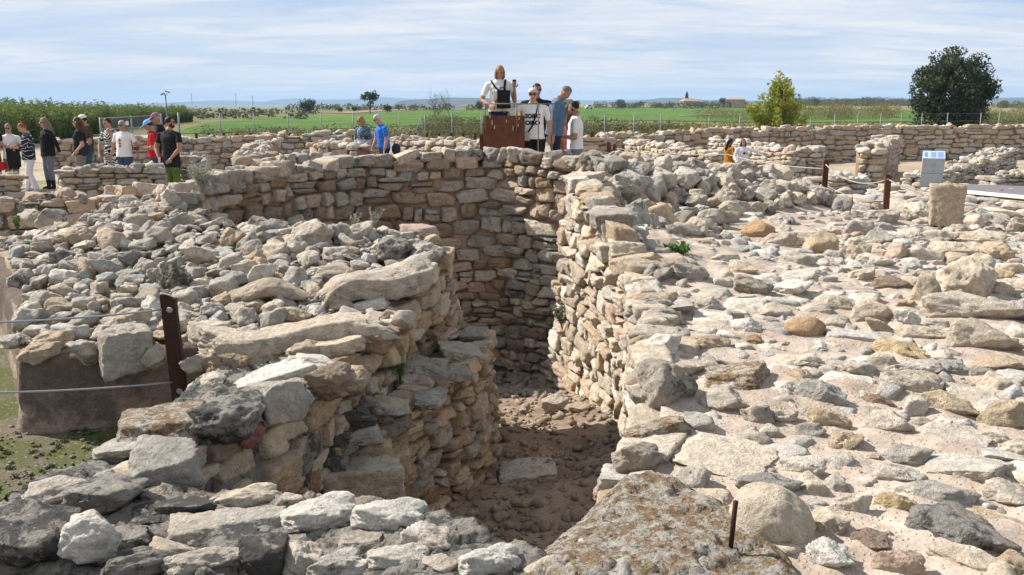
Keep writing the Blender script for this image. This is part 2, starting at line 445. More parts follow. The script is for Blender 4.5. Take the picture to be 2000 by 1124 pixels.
# ------------------------------------------------------------------ rock shapes
def rock_mesh(name, sub, seed, kind, mat, asp=(1, 1, 1)):
    rr = np.random.default_rng(seed)
    bm = bmesh.new(); bmesh.ops.create_icosphere(bm, subdivisions=sub, radius=1.0)
    me = bpy.data.meshes.new(name); bm.to_mesh(me); bm.free()
    n = len(me.vertices); U = np.empty(n * 3, dtype=np.float32); me.vertices.foreach_get('co', U); U = U.reshape(n, 3).astype(float)
    U /= np.linalg.norm(U, axis=1, keepdims=True)
    N = []; D = []
    if kind in ('block', 'slab'):
        for ax in range(3):
            for sg in (-1, 1):
                v = rr.normal(0, 0.13, 3); v[ax] = sg; N.append(v / np.linalg.norm(v)); D.append(rr.uniform(0.82, 1.0))
        for _ in range(6):
            v = rr.choice([-1, 1], 3) * rr.uniform(0.25, 1, 3); N.append(v / np.linalg.norm(v)); D.append(rr.uniform(1.08, 1.42))
        k = 42
    elif kind == 'boulder':
        for _ in range(11):
            v = rr.normal(0, 1, 3); N.append(v / np.linalg.norm(v)); D.append(rr.uniform(0.60, 1.0))
        for ax in range(3):
            for sg in (-1, 1):
                v = rr.normal(0, 0.25, 3); v[ax] = sg; N.append(v / np.linalg.norm(v)); D.append(rr.uniform(0.8, 1.0))
        k = 34
    else:
        for _ in range(44):
            v = rr.normal(0, 1, 3); N.append(v / np.linalg.norm(v)); D.append(rr.uniform(0.90, 1.0))
        k = 12
    N = np.array(N); D = np.array(D)
    c = U @ N.T
    q = np.where(c > 0.06, D / np.maximum(c, 0.06), 9.0)
    r = -np.log(np.exp(-k * q).sum(1)) / k
    V = U * r[:, None]
    so = Vector(rr.uniform(-50, 50, 3))
    a1, a2, a3 = {'block': (0.11, 0.085, 0.032), 'slab': (0.11, 0.08, 0.03), 'boulder': (0.14, 0.10, 0.036), 'round': (0.08, 0.035, 0.012)}[kind]
    disp = np.empty(n)
    for i in range(n):
        p = Vector((V[i][0] * asp[0], V[i][1] * asp[1], V[i][2] * asp[2]))
        d = a1 * mnoise.noise(p * 1.3 + so) + a2 * mnoise.fractal(p * 2.6 + so, 0.8, 2.1, 4)
        if sub >= 4: d += a3 * (0.5 - abs(mnoise.noise(p * 8.0 + so))) * 2 + a3 * 0.6 * mnoise.noise(p * 16 + so)
        disp[i] = d
    V = V + U * disp[:, None]
    lo, hi = V.min(0), V.max(0)
    V = (V - (lo + hi) / 2) / ((hi - lo) / 2)
    me.vertices.foreach_set('co', V.astype(np.float32).ravel())
    me.polygons.foreach_set('use_smooth', np.ones(len(me.polygons), dtype=bool))
    me.update(); me.materials.append(mat)
    return me
def bent_slab(name, seed, bend, taper, kind='slab', sub=5):
    me = rock_mesh(name, sub, seed, kind, M_STONE, (4.5, 1.6, .8)); n = len(me.vertices); V = np.empty(n * 3, dtype=np.float32); me.vertices.foreach_get('co', V); V = V.reshape(n, 3)
    x = V[:, 0].copy()
    V[:, 2] = V[:, 2] * (1 - taper * x) + bend * (1 - x * x) * 2 + .25 * np.sin(x * 4.1 + seed)
    V[:, 1] = V[:, 1] * (1 - .25 * taper * x) + .15 * np.sin(x * 3 + seed)
    me.vertices.foreach_set('co', V.ravel()); me.update(); return me
LIB = {
    'block': [rock_mesh('stone', 4, 100 + i, 'block', M_STONE) for i in range(22)],
    'boulder': [rock_mesh('stone', 5 if i < 9 else 4, 200 + i, 'boulder', M_STONE) for i in range(22)],
    'flat': [rock_mesh('stone', 5, 250 + i, 'slab', M_STONE, (1.6, 1.6, .5)) for i in range(7)],
    'round': [rock_mesh('stone', 4, 300 + i, 'round', M_STONE) for i in range(8)],
    'far': [rock_mesh('stone', 3, 400 + i, 'block', M_STONE) for i in range(14)],
    'farb': [rock_mesh('stone', 3, 450 + i, 'boulder', M_STONE) for i in range(12)],
    'fine': [rock_mesh('stone', 5, 500 + i, 'boulder', M_STONE) for i in range(7)],
    'fineblock': [rock_mesh('stone', 5, 550 + i, 'block', M_STONE) for i in range(6)],
    'fineround': [rock_mesh('stone', 5, 580 + i, 'round', M_STONE) for i in range(2)],
    'lich': [rock_mesh('stone', 5, 600 + i, 'slab', M_LICH) for i in range(3)] + [rock_mesh('stone', 5, 620, 'slab', M_LICH)],
    'flatrest': [rock_mesh('stone', 3, 850 + i, 'slab', M_STONE, (1.6, 1.6, .5)) for i in range(12)],
    'rest': [rock_mesh('stone', 3, 800 + i, 'boulder' if i % 3 else 'block', M_STONE) for i in range(12)],
    'tiny': [rock_mesh('pebble', 1, 700 + i, 'boulder', M_STONE) for i in range(12)],
    'tinyround': [rock_mesh('pebble', 2, 750 + i, 'round', M_STONE) for i in range(6)],
}
def put(lib, parent, loc, half, rot, col, name='stone'):
    o = bpy.data.objects.new(name, lib if isinstance(lib, bpy.types.Mesh) else rng.choice(LIB[lib]))
    COL.objects.link(o)
    if parent is not None: o.parent = parent; loc = Vector(loc) - WLOC.get(parent, Vector((0, 0, 0)))
    o.location = loc; o.scale = half
    if isinstance(rot, Matrix): o.rotation_euler = rot.to_euler()
    else: o.rotation_euler = rot
    o.color = col
    return o
TINYV = {}
def rock_stuff(name, parent, items, lib, col, mat=M_STONE, label=None, cat=None):
    """many small stones joined: items = (loc, half sizes, euler)"""
    if not items: return None
    Vs = []; Fs = []; n0 = 0
    for loc, half, rot in items:
        me = rng.choice(LIB[lib])
        if me not in TINYV:
            v = np.empty(len(me.vertices) * 3, dtype=np.float32); me.vertices.foreach_get('co', v)
            f = np.empty(len(me.polygons) * 3, dtype=np.int32); me.polygons.foreach_get('vertices', f)
            TINYV[me] = (v.reshape(-1, 3), f.reshape(-1, 3))
        v, f = TINYV[me]
        Rm = np.array(Euler(rot).to_matrix())
        Vs.append((v * np.array(half)) @ Rm.T + np.array(loc)); Fs.append(f + n0); n0 += len(v)
    o = obj_np(name, np.concatenate(Vs), np.concatenate(Fs), mat, parent)
    o.color = col
    tag(o, label, cat, kind='stuff')
    return o

# ------------------------------------------------------------------ masonry
class Line:
    def __init__(s, pts):
        s.P = np.array([tuple(p) for p in pts], dtype=float)
        d = np.hypot(np.diff(s.P[:, 0]), np.diff(s.P[:, 1])); s.S = np.concatenate([[0], np.cumsum(d)]); s.len = s.S[-1]
    def at(s, t): return Vector([np.interp(t, s.S, s.P[:, i]) for i in range(s.P.shape[1])])
    def atf(s, f): return s.at(f * s.len)
def smooth_line(pts, n=6):
    pts = [Vector(p) for p in pts]; out = []
    for i in range(len(pts) - 1):
        p0 = pts[max(i - 1, 0)]; p1 = pts[i]; p2 = pts[i + 1]; p3 = pts[min(i + 2, len(pts) - 1)]
        for k in range(n):
            t = k / n
            out.append(0.5 * ((2 * p1) + (p2 - p0) * t + (2 * p0 - 5 * p1 + 4 * p2 - p3) * t * t + (3 * p1 - p0 - 3 * p2 + p3) * t ** 3))
    out.append(pts[-1]); return out
def masonry(parent, top, bot, side, hr=(0.10, 0.22), wr=(0.16, 0.42), depth=0.2, tones='CTGLP', lib='block', proud=0.03, limit=300, wob=0.03, seed=1, vis=None, cap=True, core_mat=None, core=True, tallp=0.12, splitp=0.22):
    """one face of a rubble wall between a top and a bottom line; every stone is its own object; side=+1: the face looks to the left of the line"""
    r = random.Random(seed)
    T = Line(top); B = Line(bot); L = (T.len + B.len) / 2
    if core:
        nu = max(4, int(L / 0.10)); nvv = 14; V = []; 
        for i in range(nu + 1):
            a, b = T.atf(i / nu), B.atf(i / nu)
            tg = (T.atf(min(1, i / nu + 0.02)) - T.atf(max(0, i / nu - 0.02))); tg.z = 0; tg.normalize()
            nm = Vector((-tg.y, tg.x, 0)) * side
            for j in range(nvv + 1):
                p = b.lerp(a, j / nvv * .96)
                p = p - nm * (0.06 + 0.03 * mnoise.noise(p * 5.0))
                V.append(p)
        q = [(i * (nvv + 1) + j, (i + 1) * (nvv + 1) + j, (i + 1) * (nvv + 1) + j + 1, i * (nvv + 1) + j + 1) for i in range(nu) for j in range(nvv)]
        obj_np('mortar', V, q, core_mat or M_MORTAR, parent)
    zmin = B.P[:, 2].min(); zmax = T.P[:, 2].max()
    cells = []
    z = zmin
    while z < zmax:
        h = r.uniform(*hr); s = -r.uniform(0, wr[0])
        while s < L:
            w = r.uniform(*wr) * (0.75 + 0.5 * h / hr[1])
            cells.append((s, z, w, h)); s += w
        z += h
    out = []
    for s, z, w, h in cells:
        u = r.random()
        if u < splitp and h > hr[0] * 1.25:
            k = r.uniform(0.35, 0.65); out += [(s, z, w, h * k), (s, z + h * k, w, h * (1 - k))]
        elif u < splitp + tallp and w > wr[0] * 1.5:
            k = r.uniform(0.35, 0.65); out += [(s, z, w * k, h), (s + w * k, z, w * (1 - k), h)]
        else: out.append((s, z, w, h))
    n = 0; rest = []
    r.shuffle(out)
    for s, z, w, h in out:
        f = (s + w / 2) / L
        if f < 0 or f > 1: continue
        a, b = T.atf(f), B.atf(f)
        zc = z + h / 2 + wob * math.sin(s * 2.1 + seed) + wob * 0.6 * math.sin(s * 5.3 + z * 3)
        hh = a.z - b.z
        if hh < 0.05: continue
        v = (zc - b.z) / hh
        if v < 0.0 or v > 1 + (0.3 * h / hh): continue
        p = b.lerp(a, v); p.z = zc
        if vis and not vis(p): continue
        df = 0.01
        tg = (b.lerp(a, v) * 0 + (B.atf(min(1, f + df)).lerp(T.atf(min(1, f + df)), v) - B.atf(max(0, f - df)).lerp(T.atf(max(0, f - df)), v)))
        slope = math.atan2(tg.z, math.hypot(tg.x, tg.y)) * 0.0
        tg.z = 0
        if tg.length < 1e-6: continue
        tg.normalize(); nm = Vector((-tg.y, tg.x, 0)) * side
        ang = math.atan2(tg.y, tg.x)
        dp = depth * r.uniform(0.8, 1.2)
        p = p + nm * (r.uniform(-0.02, proud) - dp * 0.5 + 0.03)
        flip = r.choice((0, math.pi))
        rot = (Matrix.Rotation(ang + r.uniform(-0.08, 0.08), 3, 'Z') @ Matrix.Rotation(r.gauss(0, 0.05), 3, 'Y') @ Matrix.Rotation(r.gauss(0, 0.07), 3, 'X') @ Matrix.Rotation(flip, 3, 'Z') @ Matrix.Rotation(r.choice((0, math.pi)), 3, 'X'))
        half = (w * 0.5 * r.uniform(0.98, 1.10), dp * 0.62, h * 0.5 * r.uniform(0.98, 1.14))
        if n < limit:
            put(lib, parent, p, half, rot, tone(tones, r)); n += 1
        else: rest.append((p, half, rot.to_euler()))
    if rest:
        # pieces past the first 300 stay real but joined
        rock_stuff('small_stones', parent, rest, 'far', tone(tones, r))
    return n
def scatter(parent, poly, zfn, count, size, tones, lib, sep=0.85, k=(0.45, 0.8), tilt=0.25, embed=0.3, occ=None, seed=3, limit=300, lift=0.0, lib_rest='far', elong=(0.6, 1.0), tonefn=None, sizepow=1.6, name='stone'):
    """loose or half-buried stones on a surface, large ones first, no two in one place"""
    r = random.Random(seed); P = np.array(poly); lo, hi = P.min(0), P.max(0)
    xs, ys, rs = [list(a) for a in (occ or ([], [], []))]
    sizes = sorted([size[0] + (size[1] - size[0]) * r.random() ** sizepow for _ in range(count)], reverse=True)
    n = 0; rest = []
    for sz in sizes:
        for _try in range(26):
            x = r.uniform(lo[0], hi[0]); y = r.uniform(lo[1], hi[1])
            if not inside(x, y, poly): continue
            rad = sz * 0.5
            if xs:
                d = np.hypot(np.array(xs) - x, np.array(ys) - y)
                if (d < (np.array(rs) + rad) * sep).any(): continue
            break
        else: continue
        xs.append(x); ys.append(y); rs.append(rad * 0.9)
        hz = sz * r.uniform(*k) * 0.5
        el = r.uniform(*elong)
        rot = (r.gauss(0, tilt), r.gauss(0, tilt), r.uniform(0, 6.28))
        half = (sz * 0.5, sz * 0.5 * el, hz)
        loc = (x, y, zfn(x, y) + hz * (1 - 2 * embed) + lift * r.random())
        if n < limit:
            c = tonefn(x, y, r) if tonefn else tone(tones, r)
            put(lib, parent, loc, half, rot, c, name); n += 1
        else: rest.append((loc, half, rot))
    if rest: rock_stuff('small_stones', parent, rest, lib_rest, tone(tones, r))
    return xs, ys, rs
def traced(parent, rows, zfn, kH=0.45, lib=None, embed=0.2, name='stone', occ=None, grow=1.0):
    """stones read off the photograph one by one: where it stands, how wide, how tall it shows, its tone"""
    for row in rows:
        px, py, w, h, tn = row[:5]
        opt = row[5] if len(row) > 5 else {}
        p = onto(px, py + h * 0.42, zfn)
        rv = ray(px, py); fwd = Vector((rv.x, rv.y, 0)).normalized()
        dep = (p - Vector((0, 0, CAMZ))).length / rv.length
        mpp = dep / F * grow
        W = w * mpp; phi = math.atan2(-rv.z, math.hypot(rv.x, rv.y))
        kk = opt.get('k', kH)
        H = min(kk * W, 0.95 * h * mpp / math.cos(phi))
        Dp = (h * mpp - H * math.cos(phi) * 0.8) / math.sin(phi)
        Dp = max(0.45 * W, min(1.25 * W, Dp))
        yaw = math.atan2(fwd.y, fwd.x) - math.pi / 2 + opt.get('yaw', rng.uniform(-0.3, 0.3))
        c = p + fwd * (Dp * 0.42)
        z = zfn(c.x, c.y)
        l = opt.get('lib') or ('flat' if kk <= 0.26 else None) or lib or ('fine' if w > 70 else 'boulder')
        loc = (c.x, c.y, z + H * 0.5 - embed * H)
        rot = (rng.gauss(0, 0.10), opt.get('roll', rng.gauss(0, 0.10)), yaw)
        o = put(l, parent, loc, (W * 0.55, Dp * 0.56, H * 0.66), rot, tone(tn), name)
        if 'label' in opt: o['label'] = opt['label']
        if occ is not None: occ[0].append(c.x); occ[1].append(c.y); occ[2].append(max(W, Dp) * 0.42)

# ================================================================== the setting
# well rim (far, inner edge) read from the photograph
RIM = smooth_line([atz(*q) for q in [(372, 396, 1.04), (398, 374, 1.11), (480, 354, 1.16), (600, 334, 1.22), (700, 322, 1.25), (820, 313, 1.30), (950, 308, 1.32), (1050, 313, 1.32), (1130, 320, 1.30), (1190, 328, 1.28)]], 6)
CEN = Vector((-0.7, 11.2, 0))
RIMB = []
for p in RIM:
    d = Vector((p.x, p.y, 0)) - CEN
    q = CEN + d * 0.985; q.z = -1.85; RIMB.append(q)
RWT = smooth_line([(0.02, 3.2, .42)] + [tuple(atz(*q)) for q in [(1150, 1005, .42), (1192, 925, .42), (1250, 835, .43), (1254, 700, .46), (1248, 620, .53), (1228, 540, .62), (1200, 480, .78), (1165, 420, .98), (1112, 345, 1.2)]], 5)
RWB = [(0.5, 3.6, -.9), (0.78, 5.0, -.9), (0.95, 7, -1.1)] + [tuple(atz(*q)) for q in [(1205, 862, -1.1), (1130, 785, -1.35)]] + [(0.42, 12.2, -1.7)]
RWB = smooth_line(RWB, 5)
LUT = smooth_line([(-1.22, 5.95, .42), (-.98, 6.28, .42), (-.85, 6.76, .50), (-.77, 7.4, .58), (-.66, 8.2, .69), (-.66, 9.0, .76), (-.85, 9.4, .80), (-1.4, 9.55, .82)], 5)
LUB = smooth_line([(-1.25, 6.02, .02), (-1.0, 6.35, .02), (-.90, 6.88, .04), (-.78, 7.5, .04), (-.55, 8.3, .02), (-.55, 9.1, -.05), (-.8, 9.5, -.1), (-1.4, 9.7, -.1)], 5)
BAT = smooth_line([(-1.32, 5.72, -.02), (-1.05, 5.98, .02), (-.79, 6.32, .06), (-.56, 6.9, .06), (-.33, 7.5, .05), (-.23, 8.05, .04), (-.26, 8.7, 0), (-.5, 9.25, -.05), (-1.0, 9.6, -.1)], 5)
BAB = smooth_line([(-1.30, 5.66, -1.15), (-1.02, 5.9, -1.15), (-.74, 6.26, -1.15), (-.50, 6.86, -1.15), (-.27, 7.5, -1.25), (-.18, 8.05, -1.3), (-.2, 8.75, -1.4), (-.45, 9.35, -1.5), (-1.0, 9.8, -1.6)], 5)
PAT = smooth_line([(-1.70, 4.05, .38), (-1.58, 4.6, .39), (-1.42, 5.05, .40), (-1.2, 5.6, .40), (-1.1, 6.05, .42)], 4)
PAB = [(p.x + 0.05, p.y - 0.02, -.8) for p in PAT]

zR = rbf([(0.05, 3.2, .42), (0.65, 4.8, .43), (1.05, 8.3, .60), (.85, 10, .88), (.72, 12, 1.08), (2, 2, .42), (5, 2, .40), (-2.5, 1.5, .4), (3, 5, .43), (4.5, 7, .42), (9, 7, .33), (2.0, 11.6, .62), (3.2, 13.2, .56), (4.9, 15.2, .42),
          (6.4, 12.5, .33), (9.5, 12.5, .22), (3, 9.5, .50), (1.6, 10.4, .62), (1.3, 13.2, 1.16), (1.9, 12.9, 1.02), (2.7, 13.7, 1.0), (1.5, 14.0, 1.12), (2.5, 14.4, 1.02), (3.6, 15.0, .92), (4.4, 15.9, .82), (4.9, 16.6, .4), (2, 17, .8), (7, 15.5, .15), (0.3, 15.2, 1.1)])
zL = rbf([(-3.1, 6.1, .46), (-1.95, 6.4, .46), (-1.2, 6.0, .42), (-.98, 6.3, .42), (-.85, 6.76, .50), (-.64, 8.2, .70), (-.66, 9.1, .76), (-2.2, 9.4, .85), (-2.9, 9.35, .86), (-3.25, 9.9, .98), (-4.75, 9.4, .72),
          (-4.2, 7.5, .53), (-2.5, 7.5, .60), (-3.7, 10.9, 1.0), (-5.6, 10, .5), (-1.6, 8.3, .72), (-4.6, 11.2, .55), (-2.2, 8.6, .76)])
def zF(x, y): return 0.41 + 0.03 * np.sin(np.asarray(x) * 3.1 + np.asarray(y) * 2.3) if not np.isscalar(x) else 0.41 + 0.03 * math.sin(x * 3.1 + y * 2.3)
def zFloor(x, y): return np.interp(y, [3.0, 5.6, 7.5, 9, 11, 12.5, 14], [-.70, -.75, -.88, -1.02, -1.32, -1.62, -1.75]) + 0.0 * np.asarray(x)

# ---- ground: one sheet, fine near the dig and coarse to the horizon, open over the pit
def graded(a, b, fine0, fine1, step, n):
    mid = np.arange(fine0, fine1, step)
    lo = fine0 - (np.geomspace(step, fine0 - a, n) if fine0 - a > step else np.array([]))
    hi = fine1 + np.geomspace(step, b - fine1, n)
    return np.concatenate([lo[::-1], mid, hi])
gx = graded(-6800, 6800, -11, 15, 0.11, 60); gy = graded(-150, 9300, -1, 27, 0.11, 70)
GX, GY = np.meshgrid(gx, gy, indexing='ij')
def zG(x, y):
    z = (fbm(x, y, 0.35, 3) - 0.5) * 0.10 + (fbm(x, y, 2.2, 3, 2) - 0.5) * 0.05
    z = z * np.clip(1.3 - np.asarray(y) / 120, 0.0, 1)
    z = z + 0.55 * np.exp(-(((x - 1.2) / 3.2) ** 2 + ((y - 17.0) / 2.4) ** 2))     # bank behind the well
    z = z + 0.85 * np.exp(-(((x + 1.2) / 3.4) ** 2 + ((y - 14.6) / 1.0) ** 2))
    z = z + 0.22 * np.clip((9 - np.abs(x - 9)) / 5, 0, 1) * np.clip((22 - y) / 8, 0, 1) * np.clip((y - 6) / 4, 0, 1)
    s_ = np.clip((y - 320) / 2300, 0, 1); px_ = 1000 + x / np.maximum(y, 1) * F
    z = z - 16 * s_ ** .8 * (1 - np.clip((px_ - 1000) / 260, 0, 1) * .93)          # the plain falls away to the valley on the left
    z = z - 0.12 * np.clip((-x - 1.5) * 2, 0, 1) * np.clip((7 - y), 0, 1)
    return z
PIT = [(-3.6, 9.4), (-3.6, 11.6), (-2.9, 13.2), (-1.2, 14.2), (.6, 14.0), (1.4, 13.2), (1.25, 9), (1.2, 5), (.4, 3.4), (-1.8, 3.7), (-1.5, 5.8), (-1.3, 7), (-1.1, 9.2), (-2.4, 9.3)]
nxg, nyg = GX.shape
idx = np.arange(nxg * nyg).reshape(nxg, nyg)
qq = np.stack([idx[:-1, :-1], idx[1:, :-1], idx[1:, 1:], idx[:-1, 1:]], -1)
keep = ~inside((GX[:-1, :-1] + GX[1:, 1:]) / 2, (GY[:-1, :-1] + GY[1:, 1:]) / 2, PIT)
tg_ = NT('site_ground'); p_ = tg_.geo.outputs['Position']
n1_ = tg_.noise(p_, 0.6, 6, 0.6); n2_ = tg_.noise(p_, 6, 7, 0.7); n3_ = tg_.noise(p_, 60, 4, 0.7); n4_ = tg_.noise(p_, 0.02, 4, 0.6)
c_ = tg_.mix(tg_.step(n1_, 0.4, 0.6), (0.35, 0.27, 0.19), (0.41, 0.34, 0.26))
c_ = tg_.mix(tg_.step(tg_.noise(tg_.vec('ADD', p_, (4, 4, 0)), 0.45, 5, 0.65), 0.54, 0.66, 0, 0.8), c_, (0.17, 0.17, 0.055))
sy_ = tg_.n('ShaderNodeSeparateXYZ'); tg_.set(sy_.inputs[0], p_)
far_ = tg_.step(sy_.outputs[1], 40, 60)
fc_ = tg_.mix(tg_.step(n4_, 0.4, 0.6), (0.17, 0.15, 0.065), (0.11, 0.12, 0.045))
c_ = tg_.mix(far_, c_, fc_)
c_ = tg_.vec('SCALE', c_, tg_.math('MULTIPLY', tg_.lin(n2_, 0.3, 0.7, 0.72, 1.25), tg_.lin(n3_, 0.3, 0.7, 0.8, 1.2)))
tg_.bump(tg_.math('ADD', n2_, n3_), 0.7, 0.02)
M_GROUND = tg_.done(c_, 0.97)
g = obj_np('ground', np.stack([GX, GY, zG(GX, GY)], -1).reshape(-1, 3), qq[keep], M_GROUND)
tag(g, kind='structure')

# mossy gravel strip at the foot of the plastered base, lower left
tm = NT('mossy_gravel'); pm = tm.geo.outputs['Position']
a1 = tm.noise(pm, 2.2, 6, 0.65, 0.3); a2 = tm.noise(pm, 14, 7, 0.7); a3 = tm.noise(pm, 80, 5, 0.7); av = tm.voro(pm, 42); avc = tm.voro(pm, 42, 'F1', 'Color')
cm = tm.mix(tm.step(a1, 0.40, 0.62), (0.18, 0.15, 0.115), (0.13, 0.115, 0.075))
ms = tm.math('MULTIPLY', tm.step(tm.math('ADD', a1, tm.math('MULTIPLY', a2, 0.6)), 0.70, 0.88), 0.85)
cm = tm.mix(ms, cm, tm.mix(a3, (0.065, 0.08, 0.02), (0.13, 0.14, 0.04)))
sc_ = tm.n('ShaderNodeSeparateColor'); tm.set(sc_.inputs[0], avc)
cm = tm.mix(tm.math('MULTIPLY', tm.step(av, 0.2, 0.35, 1, 0), tm.step(sc_.outputs[0], 0.72, 0.8)), cm, (0.34, 0.29, 0.24))
cm = tm.vec('SCALE', cm, tm.lin(a3, 0.3, 0.7, 0.7, 1.3)); tm.bump(tm.math('ADD', a2, a3), 0.9, 0.015)
M_MOSS = tm.done(cm, 0.97)
moss_poly = [(-6.5, 2.0), (-1.9, 2.0), (-1.6, 4.0), (-1.25, 5.9), (-1.6, 6.5), (-3.05, 6.3), (-4.8, 9.0), (-8, 9.5), (-8, 4)]
def zM(x, y): return zG(x, y) * 0.4 + 0.07 - 0.04
mo = patch('mossy_ground', moss_poly, zM, 0.06, -0.3, M_MOSS, None, 0.012, 5); tag(mo, kind='structure')

# ---- floor of the ramp and of the well
ramp_poly = [(-1.9, 3.2), (1.0, 3.2), (1.3, 5), (1.3, 8), (1.2, 12.0), (0.9, 12.6), (-1.2, 12.2), (-1.3, 9.2), (-1.1, 8), (-1.2, 6.2), (-1.7, 5.5)]
def zRamp(x, y): return zFloor(x, y) + (fbm(x, y, 1.6, 3) - 0.5) * 0.16 + 0.10 * np.exp(-((np.asarray(x) - 0.95) / 0.25) ** 2)
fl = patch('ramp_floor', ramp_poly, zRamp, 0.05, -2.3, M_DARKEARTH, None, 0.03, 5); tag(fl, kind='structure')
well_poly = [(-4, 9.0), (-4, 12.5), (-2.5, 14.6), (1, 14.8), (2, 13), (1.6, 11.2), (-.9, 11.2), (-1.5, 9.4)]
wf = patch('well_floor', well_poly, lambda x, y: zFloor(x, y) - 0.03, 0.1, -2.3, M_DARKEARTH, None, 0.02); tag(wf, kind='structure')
items = []
for _ in range(900):
    x = rng.uniform(-1.6, 1.0); y = rng.uniform(11.2, 14.1); s = rng.uniform(0.025, 0.075)
    items.append(((x, y, zFloor(x, y) + s * 0.25), (s, s * rng.uniform(.6, 1), s * .6), (rng.gauss(0, .2), rng.gauss(0, .2), rng.uniform(0, 6))))
rock_stuff('pebbles', None, items, 'tinyround', (0.36, 0.34, 0.31, 0.2), label='rounded grey pebbles covering the bottom of the well', cat='pebbles')
items = []
for _ in range(3400):
    x = rng.uniform(-.9, 1.15); y = 4.2 + 7.3 * rng.random() ** 1.3
    s = rng.choice((0.006, 0.009, 0.012, 0.012, 0.018, 0.018, 0.026, 0.042)) * rng.uniform(.8, 1.6)
    items.append(((x, y, zRamp(x, y) + s * 0.3), (s, s * rng.uniform(.5, 1), s * rng.uniform(.3, .8)), (rng.gauss(0, .4), rng.gauss(0, .4), rng.uniform(0, 6))))
rock_stuff('rubble_chips', None, items, 'tiny', (0.40, 0.32, 0.25, 0.1), label='small stone chips strewn over the brown earth ramp', cat='rubble')
# larger loose stones on the ramp floor
def ramp_rock(label, px, py, w, h, tn, k=0.5, lib='fine', yaw=0.0):
    p = onto(px, py + h * .4, zRamp); mpp = p.y / F
    o = put(lib, None, (p.x, p.y + .05, p.z + w * mpp * k * .28), (w * mpp * .52, w * mpp * .42, w * mpp * k * .5), (0.1, -0.05, yaw), tone(tn), 'loose_stone')
    tag(o, label, 'stone')
ramp_rock('long grey brown stone lying across the middle of the earth ramp', 1030, 925, 120, 34, 'LT', .28, 'fineblock', 0.1)
ramp_rock('small ochre stone on the ramp just below the long stone', 1030, 984, 30, 20, 'Y', .6)
ramp_rock('pale angular boulder at the foot of the sunlit passage wall', 1085, 788, 58, 48, 'CL', .75)
ramp_rock('tan wedge of stone beside the pale boulder at the wall foot', 1133, 797, 48, 28, 'T', .5)
ramp_rock('brown rock in the near shaded end of the ramp', 1003, 1052, 44, 34, 'BP', .7)
ramp_rock('grey flat stone at the upper end of the ramp near the pebbles', 985, 880 - 175, 40, 22, 'G', .4)

# ================================================================== masonry of the well
well = thing('well_wall', 'tall curved rubble stone wall lining the far side of the well', 'stone wall', (-0.7, 13.9, -1.8))
masonry(well, RIM, RIMB, -1, (0.10, 0.215), (0.17, 0.44), 0.24, 'LGLTGPCGLPTBDG', 'block', 0.03, 300, 0.04, seed=21, vis=lambda p: not (p.x > 0.95 and p.z < 0.9) and not (p.x < -.75 and p.z < -0.9 + 0.0))
rt = [(CEN.x + (p.x - CEN.x) * 1.035, CEN.y + (p.y - CEN.y) * 1.035) for p in RIM]
ro = []
for i, p in enumerate(RIM):
    d = (Vector((p.x, p.y, 0)) - CEN).normalized(); w = 1.25 if i < len(RIM) * .72 else .45; ro.append((p.x + d.x * w, p.y + d.y * w))
RL = Line(RIM)
def zRimTop(x, y):
    x = np.asarray(x, dtype=float); y = np.asarray(y, dtype=float)
    ang = np.arctan2(x - CEN.x, y - CEN.y); rr_ = np.hypot(x - CEN.x, y - CEN.y)
    A = [math.atan2(p.x - CEN.x, p.y - CEN.y) for p in RIM]; Zs = [p.z for p in RIM]; Rs = [math.hypot(p.x - CEN.x, p.y - CEN.y) for p in RIM]
    o = np.argsort(A); A = np.array(A)[o]; Zs = np.array(Zs)[o]; Rs = np.array(Rs)[o]
    z = np.interp(ang, A, Zs) - 0.05 - 0.30 * np.clip(rr_ - np.interp(ang, A, Rs) - 0.35, 0, 2)
    return z if z.ndim else float(z)
patch('wall_core', rt + ro[::-1], zRimTop, 0.08, -0.2, M_MORTAR, well, 0.03)
capwall = thing('rim_course', 'row of loose grey boulders crowning the far rim of the well', 'stone course', (-0.7, 14.2, 1.3))
n = 0; s = 0.0
while s < RL.len:                   # crown course
    w = rng.uniform(0.16, 0.38); p = RL.at(s + w / 2); d = (Vector((p.x, p.y, 0)) - CEN).normalized()
    hh = rng.uniform(0.11, 0.2)
    ang = math.atan2(d.y, d.x) + math.pi / 2
    put('block', capwall, (p.x + d.x * .10, p.y + d.y * .10, p.z + hh * .22), (w * .54, rng.uniform(.12, .2), hh * .62), (rng.gauss(0, .12), rng.gauss(0, .14), ang + rng.gauss(0, .15)), tone('GLLDCG'))
    s += w * 0.93
scatter(capwall, rt + ro[::-1], zRimTop, 150, (0.10, 0.34), 'GLLCDT', 'boulder', 0.8, (0.5, 0.8), 0.3, 0.2, None, 31)

